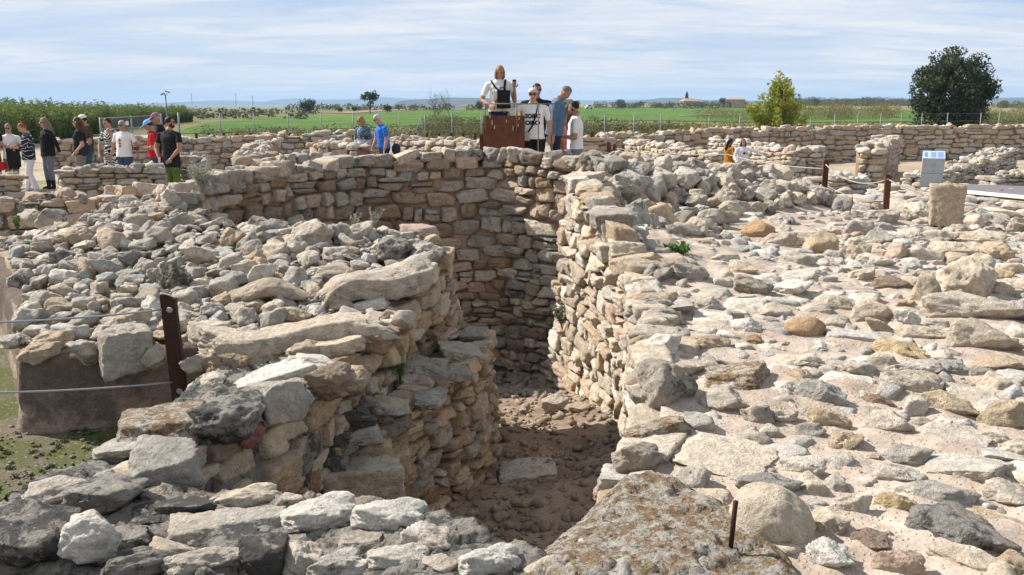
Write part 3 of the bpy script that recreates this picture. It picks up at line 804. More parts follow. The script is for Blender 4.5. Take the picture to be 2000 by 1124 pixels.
# sunlit wall on the right of the passage
pw = thing('passage_wall', 'sunlit cream rubble wall on the right of the ramp into the well', 'stone wall', (0.8, 8, -1.2))
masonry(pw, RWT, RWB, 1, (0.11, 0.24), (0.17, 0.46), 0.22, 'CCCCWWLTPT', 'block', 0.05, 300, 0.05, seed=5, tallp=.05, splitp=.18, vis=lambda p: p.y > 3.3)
RWL = Line(RWT); s = .9
while s < RWL.len - .05:
    w = rng.uniform(.16, .36); p = RWL.at(s + w / 2); q = RWL.at(min(RWL.len, s + w)) - RWL.at(s); ang = math.atan2(q.y, q.x); hh = rng.uniform(.10, .19); dp = rng.uniform(.13, .24)
    nx_, ny_ = math.sin(ang), -math.cos(ang)
    if rng.random() < .25 or (p.y < 5.2): s += w; continue
    put(rng.choice(('block', 'boulder', 'fine')), pw, (p.x + nx_ * dp * .55, p.y + ny_ * dp * .55, p.z + hh * .10), (w * .54, dp, hh * .62), (rng.gauss(0, .08), rng.gauss(0, .08), ang + rng.gauss(0, .1)), tone('LGCTDC' if p.y > 6 else 'CLTC'))
    s += w * .95
# upper and lower tiers on the left
lu = thing('passage_wall', 'short upper tier of rubble wall on the left above the ledge', 'stone wall', (-0.8, 7.8, 0.0))
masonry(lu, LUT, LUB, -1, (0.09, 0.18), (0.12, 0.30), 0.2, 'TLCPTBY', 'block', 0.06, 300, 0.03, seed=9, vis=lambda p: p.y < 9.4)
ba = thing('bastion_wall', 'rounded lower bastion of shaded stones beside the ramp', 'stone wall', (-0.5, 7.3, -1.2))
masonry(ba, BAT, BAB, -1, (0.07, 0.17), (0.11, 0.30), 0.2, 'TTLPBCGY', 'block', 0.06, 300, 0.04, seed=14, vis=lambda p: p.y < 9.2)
ledge = [(-1.38, 5.85), (-1.05, 6.0), (-.80, 6.33), (-.57, 6.9), (-.34, 7.5), (-.24, 8.05), (-.27, 8.7), (-.5, 9.2), (-.62, 9.1), (-.62, 8.3), (-.85, 7.5), (-.97, 6.88), (-1.07, 6.35), (-1.35, 6.1)]
zLedge = lambda x, y: 0.02 + 0.02 * np.asarray(y) * 0
patch('ledge_fill', ledge, zLedge, 0.05, -0.6, M_HEAPEARTH, ba, 0.02)
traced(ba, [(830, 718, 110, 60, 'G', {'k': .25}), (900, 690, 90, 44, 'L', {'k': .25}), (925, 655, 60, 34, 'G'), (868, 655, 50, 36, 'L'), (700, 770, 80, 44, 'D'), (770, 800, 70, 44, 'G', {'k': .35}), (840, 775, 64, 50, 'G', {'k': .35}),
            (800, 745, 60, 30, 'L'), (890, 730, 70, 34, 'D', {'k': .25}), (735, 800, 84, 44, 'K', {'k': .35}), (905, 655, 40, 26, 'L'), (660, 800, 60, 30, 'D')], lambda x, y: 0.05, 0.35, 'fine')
# stepped, lichen-black stones between parapet and bastion
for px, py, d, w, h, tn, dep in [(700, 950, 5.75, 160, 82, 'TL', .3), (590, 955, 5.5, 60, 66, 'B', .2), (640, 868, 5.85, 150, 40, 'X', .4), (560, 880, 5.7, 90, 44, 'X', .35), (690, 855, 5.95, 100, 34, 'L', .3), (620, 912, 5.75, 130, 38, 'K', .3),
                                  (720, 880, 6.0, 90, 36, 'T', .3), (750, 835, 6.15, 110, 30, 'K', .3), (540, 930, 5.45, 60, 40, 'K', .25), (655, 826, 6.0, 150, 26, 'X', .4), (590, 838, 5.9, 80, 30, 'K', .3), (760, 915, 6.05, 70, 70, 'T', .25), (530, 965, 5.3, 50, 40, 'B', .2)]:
    p = atd(px, py, d); m = p.length and (p - Vector((0, 0, CAMZ))).length / ray(px, py).length / F
    put('fineblock', ba, p + Vector((0, dep * .3, 0)), (w * m * .53, dep * .6, h * m * .55), (rng.gauss(0, .06), rng.gauss(0.0, .05), 0.25 + rng.gauss(0, .12)), tone(tn))
stepfill = MB()
stepfill.box((-1.15, 5.95, -.75), (.75, .34, 1.15), 0.3); stepfill.box((-.98, 6.25, -.6), (.5, .3, 1.1), 0.5)
stepfill.build('step_fill', M_HEAPEARTH, ba)
# parapet that climbs from the foreground towards the heap
pa = thing('parapet_wall', 'weathered diagonal parapet wall of big grey blocks at lower left', 'stone wall', (-1.7, 4.8, -.2))
masonry(pa, PAT, PAB, -1, (0.10, 0.2), (0.16, 0.34), 0.2, 'TLPCGB', 'block', 0.05, 200, 0.03, seed=17)
fg_poly = [(-3.2, 0.8), (.5, 0.8), (.35, 2.9), (.13, 3.30), (-.14, 3.52), (-.58, 3.98), (-1.25, 3.98), (-1.66, 4.1), (-1.56, 4.6), (-1.38, 5.05), (-1.16, 5.55), (-1.1, 6.1), (-1.5, 6.25), (-1.78, 5.75), (-1.93, 5.1), (-2.0, 4.4), (-2.2, 3.8), (-2.6, 3.4), (-3.2, 3.1)]
def zCrag(x, y): return zF(x, y) + (np.round(fbm(x, y, 2.6, 5, 9) * 8) / 8 - .5) * .16 + (fbm(x, y, 11, 4, 4) - .5) * .05
cg = patch('wall_core', fg_poly, zCrag, 0.018, -1.3, M_STONE, pa, 0.012, 30); cg.color = (.38, .34, .28, .72)
occF = ([], [], [])
# red paint stain between two parapet stones
traced(pa, [
    (448, 815, 125, 100, 'K', {'k': .5}), (551, 780, 90, 66, 'G', {'k': .6, 'lib': 'fineblock'}), (325, 840, 150, 90, 'L', {'k': .32, 'lib': LIB['lich'][1]}), (335, 918, 122, 84, 'G', {'k': .5, 'lib': 'fineblock'}),
    (212, 972, 130, 84, 'K', {'k': .45}), (120, 962, 130, 56, 'L', {'k': .3}), (55, 1050, 170, 120, 'X', {'k': .45}), (366, 997, 108, 60, 'X', {'k': .3}), (383, 1036, 96, 50, 'L', {'k': .25}), (482, 980, 112, 38, 'C', {'k': .3}),
    (487, 1024, 120, 50, 'L', {'k': .25}), (517, 1088, 78, 80, 'X', {'k': .8, 'lib': 'fineblock'}), (588, 1092, 80, 66, 'L', {'k': .6}), (655, 1108, 90, 50, 'G', {'k': .4}), (628, 1008, 124, 62, 'W', {'k': .35}), (761, 1014, 122, 64, 'W', {'k': .4}),
    (841, 1062, 98, 60, 'WC', {'k': .5}), (781, 1096, 104, 50, 'W', {'k': .35}), (957, 1104, 100, 60, 'W', {'k': .5}), (280, 1100, 130, 50, 'K', {'k': .3}), (400, 1098, 130, 60, 'G', {'k': .3}), (710, 1060, 80, 40, 'G', {'k': .2}),
    (240, 880, 90, 50, 'L', {'k': .3}), (20, 1015, 110, 40, 'K', {'k': .3}), (560, 1040, 60, 30, 'K', {'k': .2}), (860, 1108, 60, 40, 'C', {'k': .4}), (300, 1010, 70, 40, 'X', {'k': .25}), (690, 1112, 80, 30, 'W', {'k': .3}), (450, 1060, 90, 40, 'X', {'k': .2}), (250, 1050, 80, 40, 'K', {'k': .2}),
], zF, 0.5, 'fine', 0.30, occ=occF, grow=1.16)
scatter(pa, fg_poly, zF, 200, (0.04, 0.22), 'GLDCLW', 'boulder', 0.8, (0.35, 0.6), 0.15, 0.38, occF, 77, 110)
pr = atd(488, 852, 4.86)
rs = rock_mesh('stone', 4, 941, 'block', mat_plain('faded_red_paint', (0.25, 0.12, 0.10), 0.95, 0.45, 22, .1, .012))
put(rs, pa, pr + Vector((0, .035, 0)), (.05, .05, .075), (0.1, .5, .5), (1, 1, 1, 1), 'red_stained_stone')

# ================================================================== right: the broad top of the wall, stones bedded in earth
rf = thing('rubble_platform', 'broad sunlit wall top of pale stones bedded in sandy earth, right of the ramp', 'stone platform', (4, 7, .3))
edge = [(p.x + .10, p.y) for p in RWT]
R_POLY = edge + [(.75, 12.6), (1.1, 13.2), (1.3, 13.6), (1.6, 16.2), (3, 17.3), (5, 17), (6.5, 15.3), (10.5, 13.2), (12, 9), (9.5, 1.0), (-.3, .9), (0.0, 3.1)]
occR = ([], [], [])
crust = [(atz(px, py, .42).x, atz(px, py, .42).y) for px, py in [(1000, 1150), (1045, 1092), (1100, 1046), (1152, 1004), (1200, 964), (1260, 948), (1330, 962), (1400, 996), (1462, 1018), (1500, 1060), (1545, 1100), (1580, 1150), (1300, 1300)]]
CE = np.array(crust); CF = np.roll(CE, -1, 0) - CE
def zCrust(x, y):
    x = np.asarray(x, float); y = np.asarray(y, float)
    t = np.clip(((x[..., None] - CE[:, 0]) * CF[:, 0] + (y[..., None] - CE[:, 1]) * CF[:, 1]) / (CF ** 2).sum(1), 0, 1)
    e = np.hypot(x[..., None] - CE[:, 0] - t * CF[:, 0], y[..., None] - CE[:, 1] - t * CF[:, 1]).min(-1)
    n1 = fbm(x, y, 3.2, 5, 21); n2 = np.abs(fbm(x, y, 6.5, 4, 5) - .5); n3 = fbm(x, y, 28, 3, 2)
    st = np.round(n1 * 7) / 7                                  # broken, ledge-like bedding
    return zR(x, y) + np.clip(e / .09, 0, 1) ** .5 * (.04 + .10 * np.clip(st - .32, 0, 1) + .05 * n1 - .04 * n2) + .016 * (n3 - .5) + .012 * (fbm(x, y, 70, 2, 3) - .5) - .01
co = patch('lichen_crust', crust, zCrust, 0.011, .2, M_LICH, rf, 0.004, 40); co.color = (.53, .49, .43, .1)
co['label'] = 'wide outcrop crusted with orange and black lichen'
for x, y in [(atz(px, py, .42).x, atz(px, py, .42).y) for px, py in [(1120, 1080), (1200, 1030), (1280, 1000), (1380, 1040), (1300, 1080), (1450, 1090), (1200, 1100), (1400, 1110)]]: occR[0].append(x); occR[1].append(y); occR[2].append(.10)
big = [
 (1303, 755, 116, 110, 'D', {'k': .75}), (1437, 743, 122, 67, 'C', {'k': .3, 'lib': 'lich'}), (1413, 787, 92, 58, 'L'), (1478, 816, 60, 46, 'G', {'k': .7}), (1532, 814, 50, 40, 'C'), (1504, 846, 46, 30, 'C'),
 (1618, 824, 80, 42, 'TC'), (1583, 844, 56, 32, 'G'), (1650, 864, 70, 50, 'T', {'k': .55}), (1528, 759, 48, 26, 'W'), (1563, 737, 50, 38, 'T'), (1547, 708, 96, 32, 'C', {'k': .2}), (1603, 775, 100, 54, 'G', {'k': .5}), (1650, 755, 112, 42, 'W', {'k': .16}),
 (1283, 848, 132, 42, 'C', {'k': .25, 'lib': 'lich'}), (1243, 901, 92, 66, 'D', {'k': .6}), (1405, 900, 190, 80, 'C', {'k': .16}), (1565, 917, 92, 46, 'W', {'k': .45}), (1580, 952, 66, 50, 'C', {'k': .5}), (1632, 948, 52, 40, 'L'),
 (1658, 990, 80, 44, 'C'), (1615, 1023, 96, 62, 'C', {'yaw': -.7}), (1620, 1093, 90, 68, 'W', {'k': .6}), (1500, 955, 120, 50, 'D', {'k': .35}), (1375, 982, 104, 46, 'C', {'k': .2}),
 (1776, 753, 108, 54, 'C', {'k': .45}), (1753, 690, 104, 42, 'Y', {'k': .35}), (1725, 716, 62, 42, 'C', {'k': .6}), (1785, 724, 102, 40, 'L', {'k': .3}), (1853, 722, 70, 38, 'G'), (1836, 700, 46, 26, 'W'), (1921, 668, 132, 66, 'L', {'k': .5}),
 (1950, 715, 104, 46, 'T', {'k': .3}), (1944, 753, 62, 42, 'C', {'k': .5}), (1890, 777, 94, 32, 'C', {'k': .2}), (1853, 798, 110, 50, 'YL', {'k': .4}), (1958, 816, 96, 62, 'YT', {'k': .6}), (1784, 802, 50, 42, 'W', {'k': .8}), (1733, 832, 92, 52, 'L', {'k': .5}),
 (1715, 785, 58, 24, 'B', {'k': .4}), (1850, 870, 134, 62, 'W', {'k': .16}), (1883, 919, 148, 62, 'W', {'k': .22}), (1950, 895, 86, 40, 'W', {'k': .25}), (1765, 890, 96, 46, 'G', {'k': .3}), (1753, 929, 96, 48, 'WL', {'k': .35}), (1824, 968, 148, 60, 'L', {'k': .28}),
 (1749, 988, 82, 46, 'Y', {'k': .5}), (1860, 1035, 160, 108, 'K', {'k': .35, 'yaw': .5}), (1942, 1035, 112, 52, 'T', {'k': .15}), (1890, 1102, 150, 60, 'C', {'k': .3}), (1752, 1108, 92, 56, 'P', {'k': .6}), (1700, 1060, 74, 50, 'B', {'k': .4}),
 (1965, 970, 94, 62, 'C', {'k': .4}), (1975, 1100, 64, 54, 'T'), (1705, 893, 30, 22, 'C'), (1800, 832, 50, 26, 'G'), (1840, 828, 36, 24, 'W'), (1880, 833, 50, 26, 'W'), (1942, 863, 68, 30, 'C'), (1992, 880, 60, 50, 'C'),
 (1445, 434, 94, 36, 'W', {'k': .2}), (1478, 455, 66, 36, 'O', {'k': .5}), (1530, 437, 56, 36, 'L', {'k': .6}), (1368, 474, 70, 20, 'T', {'k': .2}), (1234, 480, 70, 50, 'D', {'k': .7}), (1232, 451, 68, 20, 'W', {'k': .25}), (1285, 497, 54, 20, 'G'),
 (1285, 540, 66, 46, 'D', {'k': .6}), (1342, 540, 80, 40, 'G', {'k': .5}), (1450, 528, 62, 26, 'C'), (1553, 510, 76, 30, 'C'), (1560, 540, 86, 30, 'W', {'k': .2}), (1470, 568, 74, 36, 'D', {'k': .45}), (1385, 580, 76, 26, 'L', {'k': .2}), (1382, 596, 52, 28, 'L'),
 (1547, 568, 76, 38, 'W', {'k': .4}), (1300, 608, 98, 36, 'L', {'k': .2}), (1456, 600, 94, 30, 'W', {'k': .2}), (1513, 610, 62, 34, 'C', {'k': .4}), (1388, 628, 80, 30, 'W', {'k': .2}), (1456, 640, 62, 34, 'W'), (1570, 645, 74, 48, 'O', {'k': .6, 'lib': 'round'}),
 (1285, 640, 60, 36, 'C'), (1288, 680, 80, 56, 'W', {'k': .5}), (1390, 673, 74, 36, 'T', {'k': .4}), (1473, 665, 32, 24, 'B'), (1578, 679, 72, 22, 'W', {'k': .15}), (1507, 682, 52, 16, 'W'), (1604, 480, 66, 48, 'Y', {'k': .7}), (1562, 474, 46, 34, 'C'),
 (1670, 488, 56, 46, 'C', {'k': .8}), (1515, 474, 82, 30, 'P', {'k': .35}), (1885, 548, 104, 80, 'C', {'k': .8}), (1808, 570, 66, 62, 'T', {'k': .9}), (1740, 557, 76, 30, 'B', {'k': .35}), (1682, 539, 50, 32, 'CW'), (1708, 514, 72, 32, 'W'), (1750, 494, 40, 40, 'P', {'k': .9}),
 (1802, 500, 70, 32, 'C', {'k': .45}), (1867, 490, 92, 34, 'C', {'k': .35}), (1936, 494, 64, 42, 'T', {'k': .6}), (1873, 508, 62, 28, 'T'), (1716, 466, 62, 28, 'G', {'k': .4}), (1676, 448, 56, 34, 'G', {'k': .6}), (1720, 446, 38, 22, 'G'), (1710, 486, 40, 24, 'C'),
 (1915, 612, 220, 60, 'C', {'k': .3, 'yaw': .25}), (1945, 568, 62, 30, 'C'), (1642, 600, 82, 40, 'C', {'k': .45}), (1590, 608, 62, 28, 'C'), (1700, 616, 78, 48, 'C', {'k': .6}), (1714, 642, 54, 28, 'T'), (1770, 628, 48, 40, 'W', {'k': .8}), (1822, 600, 50, 24, 'W'),
 (1808, 656, 110, 38, 'C', {'k': .3}), (1628, 634, 64, 30, 'G', {'k': .4}), (1662, 662, 110, 32, 'W', {'k': .2}), (1978, 668, 34, 36, 'C'), (1955, 536, 42, 34, 'Y'), (1984, 550, 34, 26, 'C'), (1785, 462, 66, 28, 'C'), (1827, 466, 60, 28, 'C'), (1876, 448, 42, 20, 'G'),
 (1865, 468, 50, 20, 'T'), (1913, 468, 92, 30, 'C', {'k': .3}), (1722, 428, 62, 32, 'G', {'k': .5}), (1642, 405, 44, 30, 'D', {'k': .7}), (1668, 414, 26, 26, 'G'), (1255, 575, 60, 40, 'L'), (1262, 720, 60, 46, 'L', {'k': .6}), (1215, 440, 44, 30, 'L'),
]
traced(rf, big, zR, 0.5, None, 0.18, occ=occR)
field = [(p.x + .05, p.y) for p in RWT if p.y < 10] + [(1.9, 11.4), (3.2, 12.8), (5.2, 14.4), (7, 14.2), (9, 12), (6.5, 7), (3.6, 3), (.9, 2.9), (.2, 2.9)]
occR = scatter(rf, field, zR, 1100, (0.06, 0.27), 'CCWLTGWPC', 'boulder', 0.83, (0.36, 0.7), 0.2, 0.30, occR, 40, 148, sizepow=1.8, lib_rest='rest')
occR = scatter(rf, field, zR, 900, (0.08, 0.30), 'CCWLTC', 'flat', 0.84, (0.22, 0.4), 0.10, 0.34, occR, 47, 0, lib_rest='flatrest', sizepow=1.3)
bx, by, br_ = [np.array(a) for a in occR]
def zBed(x, y):                    # earth packed up round every stone
    z = zR(x, y)
    for i in range(len(bx)):
        if br_[i] < .03: continue
        r_ = br_[i] * 1.35; m = (np.abs(x - bx[i]) < r_ * 2) & (np.abs(y - by[i]) < r_ * 2)
        if m.any(): z[m] = np.maximum(z[m], zR(bx[i], by[i]) + np.minimum(.05, br_[i] * .38) * np.exp(-(((x[m] - bx[i]) ** 2 + (y[m] - by[i]) ** 2) / r_ ** 2) ** 1.5))
    return z
patch('earth_bed', R_POLY, zBed, 0.04, -0.25, M_EARTH, rf, 0.022, 5)
items = []
for _ in range(4200):
    x = rng.uniform(-.2, 8.5); y = 2.7 + 11 * rng.random() ** 1.5
    if not inside(x, y, field): continue
    s = rng.choice((0.006, 0.008, 0.010, 0.014, 0.02, 0.032)) * rng.uniform(.8, 1.3)
    items.append(((x, y, zR(x, y) + s * 0.15), (s, s * rng.uniform(.5, 1), s * rng.uniform(.35, .8)), (rng.gauss(0, .3), rng.gauss(0, .3), rng.uniform(0, 6))))
rock_stuff('gravel', rf, items, 'tiny', (0.42, 0.34, 0.27, 0.1))
# heap of rocks on the far right of the well
hp = thing('rubble_heap', 'steep heap of big grey boulders on the right rim of the well', 'rubble heap', (2.6, 13.6, .6))
h_poly = [(.88, 10.9), (1.2, 9.9), (2.2, 10.9), (2.7, 12.0), (3.1, 12.9), (4.4, 14.3), (5.0, 15.2), (4.7, 16.2), (3.2, 15.6), (1.9, 14.9), (.9, 14.2), (1.0, 13.2), (.75, 12.4)]
oc = scatter(hp, h_poly, zR, 230, (0.15, 0.44), 'GGLDGCLGT', 'boulder', 0.72, (0.5, 0.85), 0.35, 0.22, None, 51, 220, 0.05)
scatter(hp, h_poly, lambda x, y: zR(x, y) + .06, 50, (0.2, 0.36), 'GLGDC', 'boulder', 1.0, (0.5, 0.85), 0.4, 0.2, None, 52, 60)

traced(hp, [(1225, 366, 76, 54, 'G', {'k': .8}), (1262, 374, 66, 48, 'L', {'k': .8}), (1190, 352, 60, 40, 'L', {'k': .7}), (1240, 345, 60, 40, 'D', {'k': .8}), (1290, 360, 60, 44, 'L', {'k': .8})], lambda x, y: zR(x, y) + .08, .7)

# ================================================================== left: the great heap
lh = thing('rubble_heap', 'wide heap of grey limestone rubble left of the well on a plastered base', 'rubble heap', (-2.5, 7.8, .3))
L_POLY = [(-3.14, 6.10), (-1.95, 6.47), (-1.42, 6.12), (-1.18, 5.98), (-1.06, 6.34), (-.96, 6.80), (-.88, 7.4), (-.76, 8.2), (-.77, 9.05), (-1.05, 9.36), (-2.2, 9.5), (-2.9, 9.45), (-3.32, 9.95), (-3.35, 11.0), (-3.0, 12.2), (-4.2, 12.1), (-5.6, 11.4), (-6.4, 10.2), (-4.7, 9.0)]
patch('earth_bed', L_POLY, zL, 0.055, -0.2, M_HEAPEARTH, lh, 0.03, 3.5)
occL = ([], [], [])
traced(lh, [
 (150, 470, 62, 40, 'T', {'k': .7}), (220, 478, 50, 46, 'T', {'k': .9}), (103, 430, 54, 34, 'G', {'k': .6}), (60, 427, 40, 30, 'C', {'k': .7}), (272, 440, 58, 30, 'G'), (615, 466, 82, 52, 'L', {'k': .75}), (665, 460, 48, 34, 'G', {'k': .7}), (705, 460, 58, 34, 'L', {'k': .7}),
 (770, 497, 72, 50, 'K', {'k': .7}), (832, 500, 64, 42, 'L', {'k': .6}), (457, 520, 52, 38, 'L', {'k': .7}), (457, 472, 52, 40, 'T', {'k': .8}), (665, 540, 88, 34, 'L', {'k': .4}), (655, 502, 52, 34, 'L'), (608, 495, 28, 32, 'T', {'k': .9}), (510, 520, 34, 40, 'T', {'k': .9}),
 (668, 600, 48, 28, 'T', {'k': .6}), (725, 600, 74, 24, 'W', {'k': .25}), (790, 628, 44, 32, 'L', {'k': .7, 'lib': 'round'}), (480, 627, 44, 44, 'L', {'k': .9}), (245, 690, 94, 78, 'L', {'k': .8, 'lib': 'fineblock'}), (170, 694, 70, 50, 'G', {'k': .6}), (80, 690, 80, 34, 'T', {'k': .35}),
 (445, 718, 82, 50, 'B', {'k': .5}), (308, 700, 50, 48, 'L', {'k': .8}), (382, 715, 54, 36, 'G', {'k': .6}), (255, 636, 80, 54, 'T', {'k': .6}), (120, 604, 66, 34, 'T', {'k': .5}), (165, 600, 50, 30, 'C'), (60, 625, 70, 40, 'L'), (30, 668, 60, 30, 'L', {'k': .4}),
 (100, 672, 90, 40, 'T', {'k': .4}), (410, 650, 80, 36, 'C', {'k': .4}), (340, 640, 70, 40, 'L', {'k': .5}), (205, 655, 50, 30, 'L'), (735, 575, 240, 56, 'L', {'k': .20, 'yaw': .2, 'lib': bent_slab('stone', 921, .25, -.3)}),
 (500, 600, 40, 28, 'T'), (420, 610, 50, 30, 'L'), (440, 590, 44, 30, 'T'), (390, 575, 44, 26, 'L'), (540, 745, 150, 50, 'W', {'k': .25}), (620, 722, 130, 46, 'W', {'k': .3}), (640, 750, 90, 60, 'BT', {'k': .6}), (500, 780, 60, 26, 'L'), (690, 740, 60, 60, 'T', {'k': .7}), (600, 690, 60, 40, 'P'),
], zL, 0.6, None, 0.15, occ=occL)
lo_poly = [(-3.05, 6.16), (-1.95, 6.5), (-1.4, 6.25), (-1.0, 6.4), (-.9, 6.8), (-.82, 7.4), (-.72, 8.2), (-.72, 9.0), (-1.0, 9.35), (-2.2, 9.42), (-2.9, 9.4), (-3.35, 9.95), (-3.4, 11.0), (-3.2, 12.0), (-4.2, 12.0), (-5.5, 11.3), (-6.3, 10.2), (-4.65, 9.05)]
occL = scatter(lh, lo_poly, zL, 950, (0.06, 0.27), 'LGLGCGLWTLDC', 'boulder', 0.70, (0.30, 0.72), 0.30, 0.22, occL, 61, 205, 0.02, 'rest', (.5, 1), sizepow=1.9)
occ2 = scatter(lh, [(-3.0, 9.0), (-2.6, 9.3), (-3.3, 9.9), (-3.35, 11.2), (-3.9, 11.2), (-3.9, 9.4)], lambda x, y: zL(x, y) + .02, 12, (0.16, 0.28), 'GLGLDC', 'boulder', .9, (.55, .85), .4, .2, None, 63, 60)
items = []
for _ in range(1500):
    x = rng.uniform(-6, -.7); y = rng.uniform(6.1, 11)
    if not inside(x, y, lo_poly): continue
    s = rng.uniform(0.01, 0.045)
    items.append(((x, y, zL(x, y) + s * .4), (s, s * rng.uniform(.5, 1), s * rng.uniform(.4, .8)), (rng.gauss(0, .4), rng.gauss(0, .4), rng.uniform(0, 6))))
rock_stuff('rubble_chips', lh, items, 'tiny', (0.34, 0.31, 0.27, 0.3))
# plastered base
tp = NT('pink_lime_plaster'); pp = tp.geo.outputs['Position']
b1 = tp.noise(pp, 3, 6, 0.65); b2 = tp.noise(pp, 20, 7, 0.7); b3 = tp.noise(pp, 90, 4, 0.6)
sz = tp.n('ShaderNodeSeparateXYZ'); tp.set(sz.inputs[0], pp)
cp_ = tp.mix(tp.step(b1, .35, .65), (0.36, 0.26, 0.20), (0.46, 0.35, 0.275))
cp_ = tp.mix(tp.math('MULTIPLY', tp.step(tp.math('ADD', b1, tp.math('MULTIPLY', sz.outputs[2], 0.45)), 0.46, 0.66), 0.85), cp_, (0.13, 0.10, 0.08))   # algae stain from the top, darkened to paint in the front face's shade
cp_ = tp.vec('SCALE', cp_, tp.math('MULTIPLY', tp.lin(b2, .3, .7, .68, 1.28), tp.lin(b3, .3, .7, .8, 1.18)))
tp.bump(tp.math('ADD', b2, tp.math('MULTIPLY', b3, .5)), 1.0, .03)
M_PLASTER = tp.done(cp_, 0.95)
pl = [(-6.6, 10.2), (-5.2, 9.35), (-4.4, 8.3), (-3.75, 7.2), (-3.22, 6.25), (-3.14, 6.07), (-3.0, 6.05), (-2.5, 6.2), (-1.95, 6.39), (-1.4, 6.5)]
PLL = Line([(x, y, 0) for x, y in pl]); V = []; nu = 260; prof = [(-.15, .035), (0.03, .03), (0.06, .022), (0.10, .018), (.115, .004), (.16, .010), (.2, .012), (.25, .008), (.3, .006), (.35, .004), (.4, 0), (.43, -.006), (.455, -.016), (.475, -.05), (.47, -.2)]
for i in range(nu + 1):
    p = PLL.atf(i / nu); q = PLL.atf(min(1, i / nu + .01)) - PLL.atf(max(0, i / nu - .01)); q.normalize(); nm = Vector((q.y, -q.x, 0))
    for z, o in prof:
        w = Vector((p.x, p.y, z)) + nm * o
        top = zL(p.x, p.y) - .46
        if z > .3: w.z += max(-.1, min(.35, top)) * (z - .3) / .17
        V.append(w + Vector((0, 0, 0)) + nm * (mnoise.noise(w * 2.2) * .03 + mnoise.noise(w * 7) * .012 + mnoise.noise(w * 19) * .005))
m_ = len(prof)
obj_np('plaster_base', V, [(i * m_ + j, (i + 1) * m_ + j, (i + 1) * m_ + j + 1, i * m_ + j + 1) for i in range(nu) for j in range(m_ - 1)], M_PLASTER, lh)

# distinctive single stones lying loose on the masses
def loose(name, label, px, py, w, h, tn, zfn, k, lib, yaw=0, roll=0, depth=None, cat='stone', pitch=0.0):
    p = onto(px, py + h * .45, zfn); dep = (p - Vector((0, 0, CAMZ))).length / ray(px, py).length; m = dep / F
    W = w * m; H = W * k; D = depth or W * .8
    o = put(lib, None, (p.x, p.y + D * .35, zfn(p.x, p.y + D * .35) + H * .40), (W * .52, D * .5, H * .55), (pitch, roll, yaw), tone(tn), name)
    return tag(o, label, cat)
loose('white_rock', 'pitted white rock resting alone on the dark lichen wall at lower left', 168, 1058, 116, 100, 'W', zF, .85, LIB['fine'][0], .3)
loose('upright_boulder', 'dark grey pointed boulder standing upright beside the steel post', 336, 547, 68, 62, 'K', zL, .92, LIB['fine'][2], .2)
loose('rounded_slab', 'smooth cream slab with rounded ends lying on the left heap', 518, 583, 162, 48, 'T', zL, .25, bent_slab('stone', 931, .22, .1, 'round'), .12, -.02, .32)
loose('long_slab', 'very long lichen stained slab at the front of the left heap behind the steel post', 560, 655, 414, 76, 'C', zL, .15, bent_slab('stone', 911, -.28, .25), .17, -.05, .40)
loose('narrow_slab', 'narrow pale slab lying below the long slab on the heap edge', 632, 684, 156, 38, 'C', zL, .17, bent_slab('stone', 915, .2, -.2), .2, -.10, .2)
loose('round_boulder', 'big round cream boulder behind the small rusty pin', 1520, 1022, 144, 132, 'C', zR, .82, LIB['fineround'][1], .9, .12, .34, 'boulder')
# the standing hewn block on the right
p0 = onto(1852, 452, zR); m = p0.y / F / CP
sb = rock_mesh('standing_stone', 5, 903, 'block', M_STONE)
o = put(sb, None, (p0.x, p0.y + .12, zR(p0.x, p0.y) + .31), (.248, .16, .36), (0.02, 0.03, -.22), TONE['T'], 'standing_stone')
tag(o, 'tall squared tan block of stone standing on end near the information panel', 'standing stone')

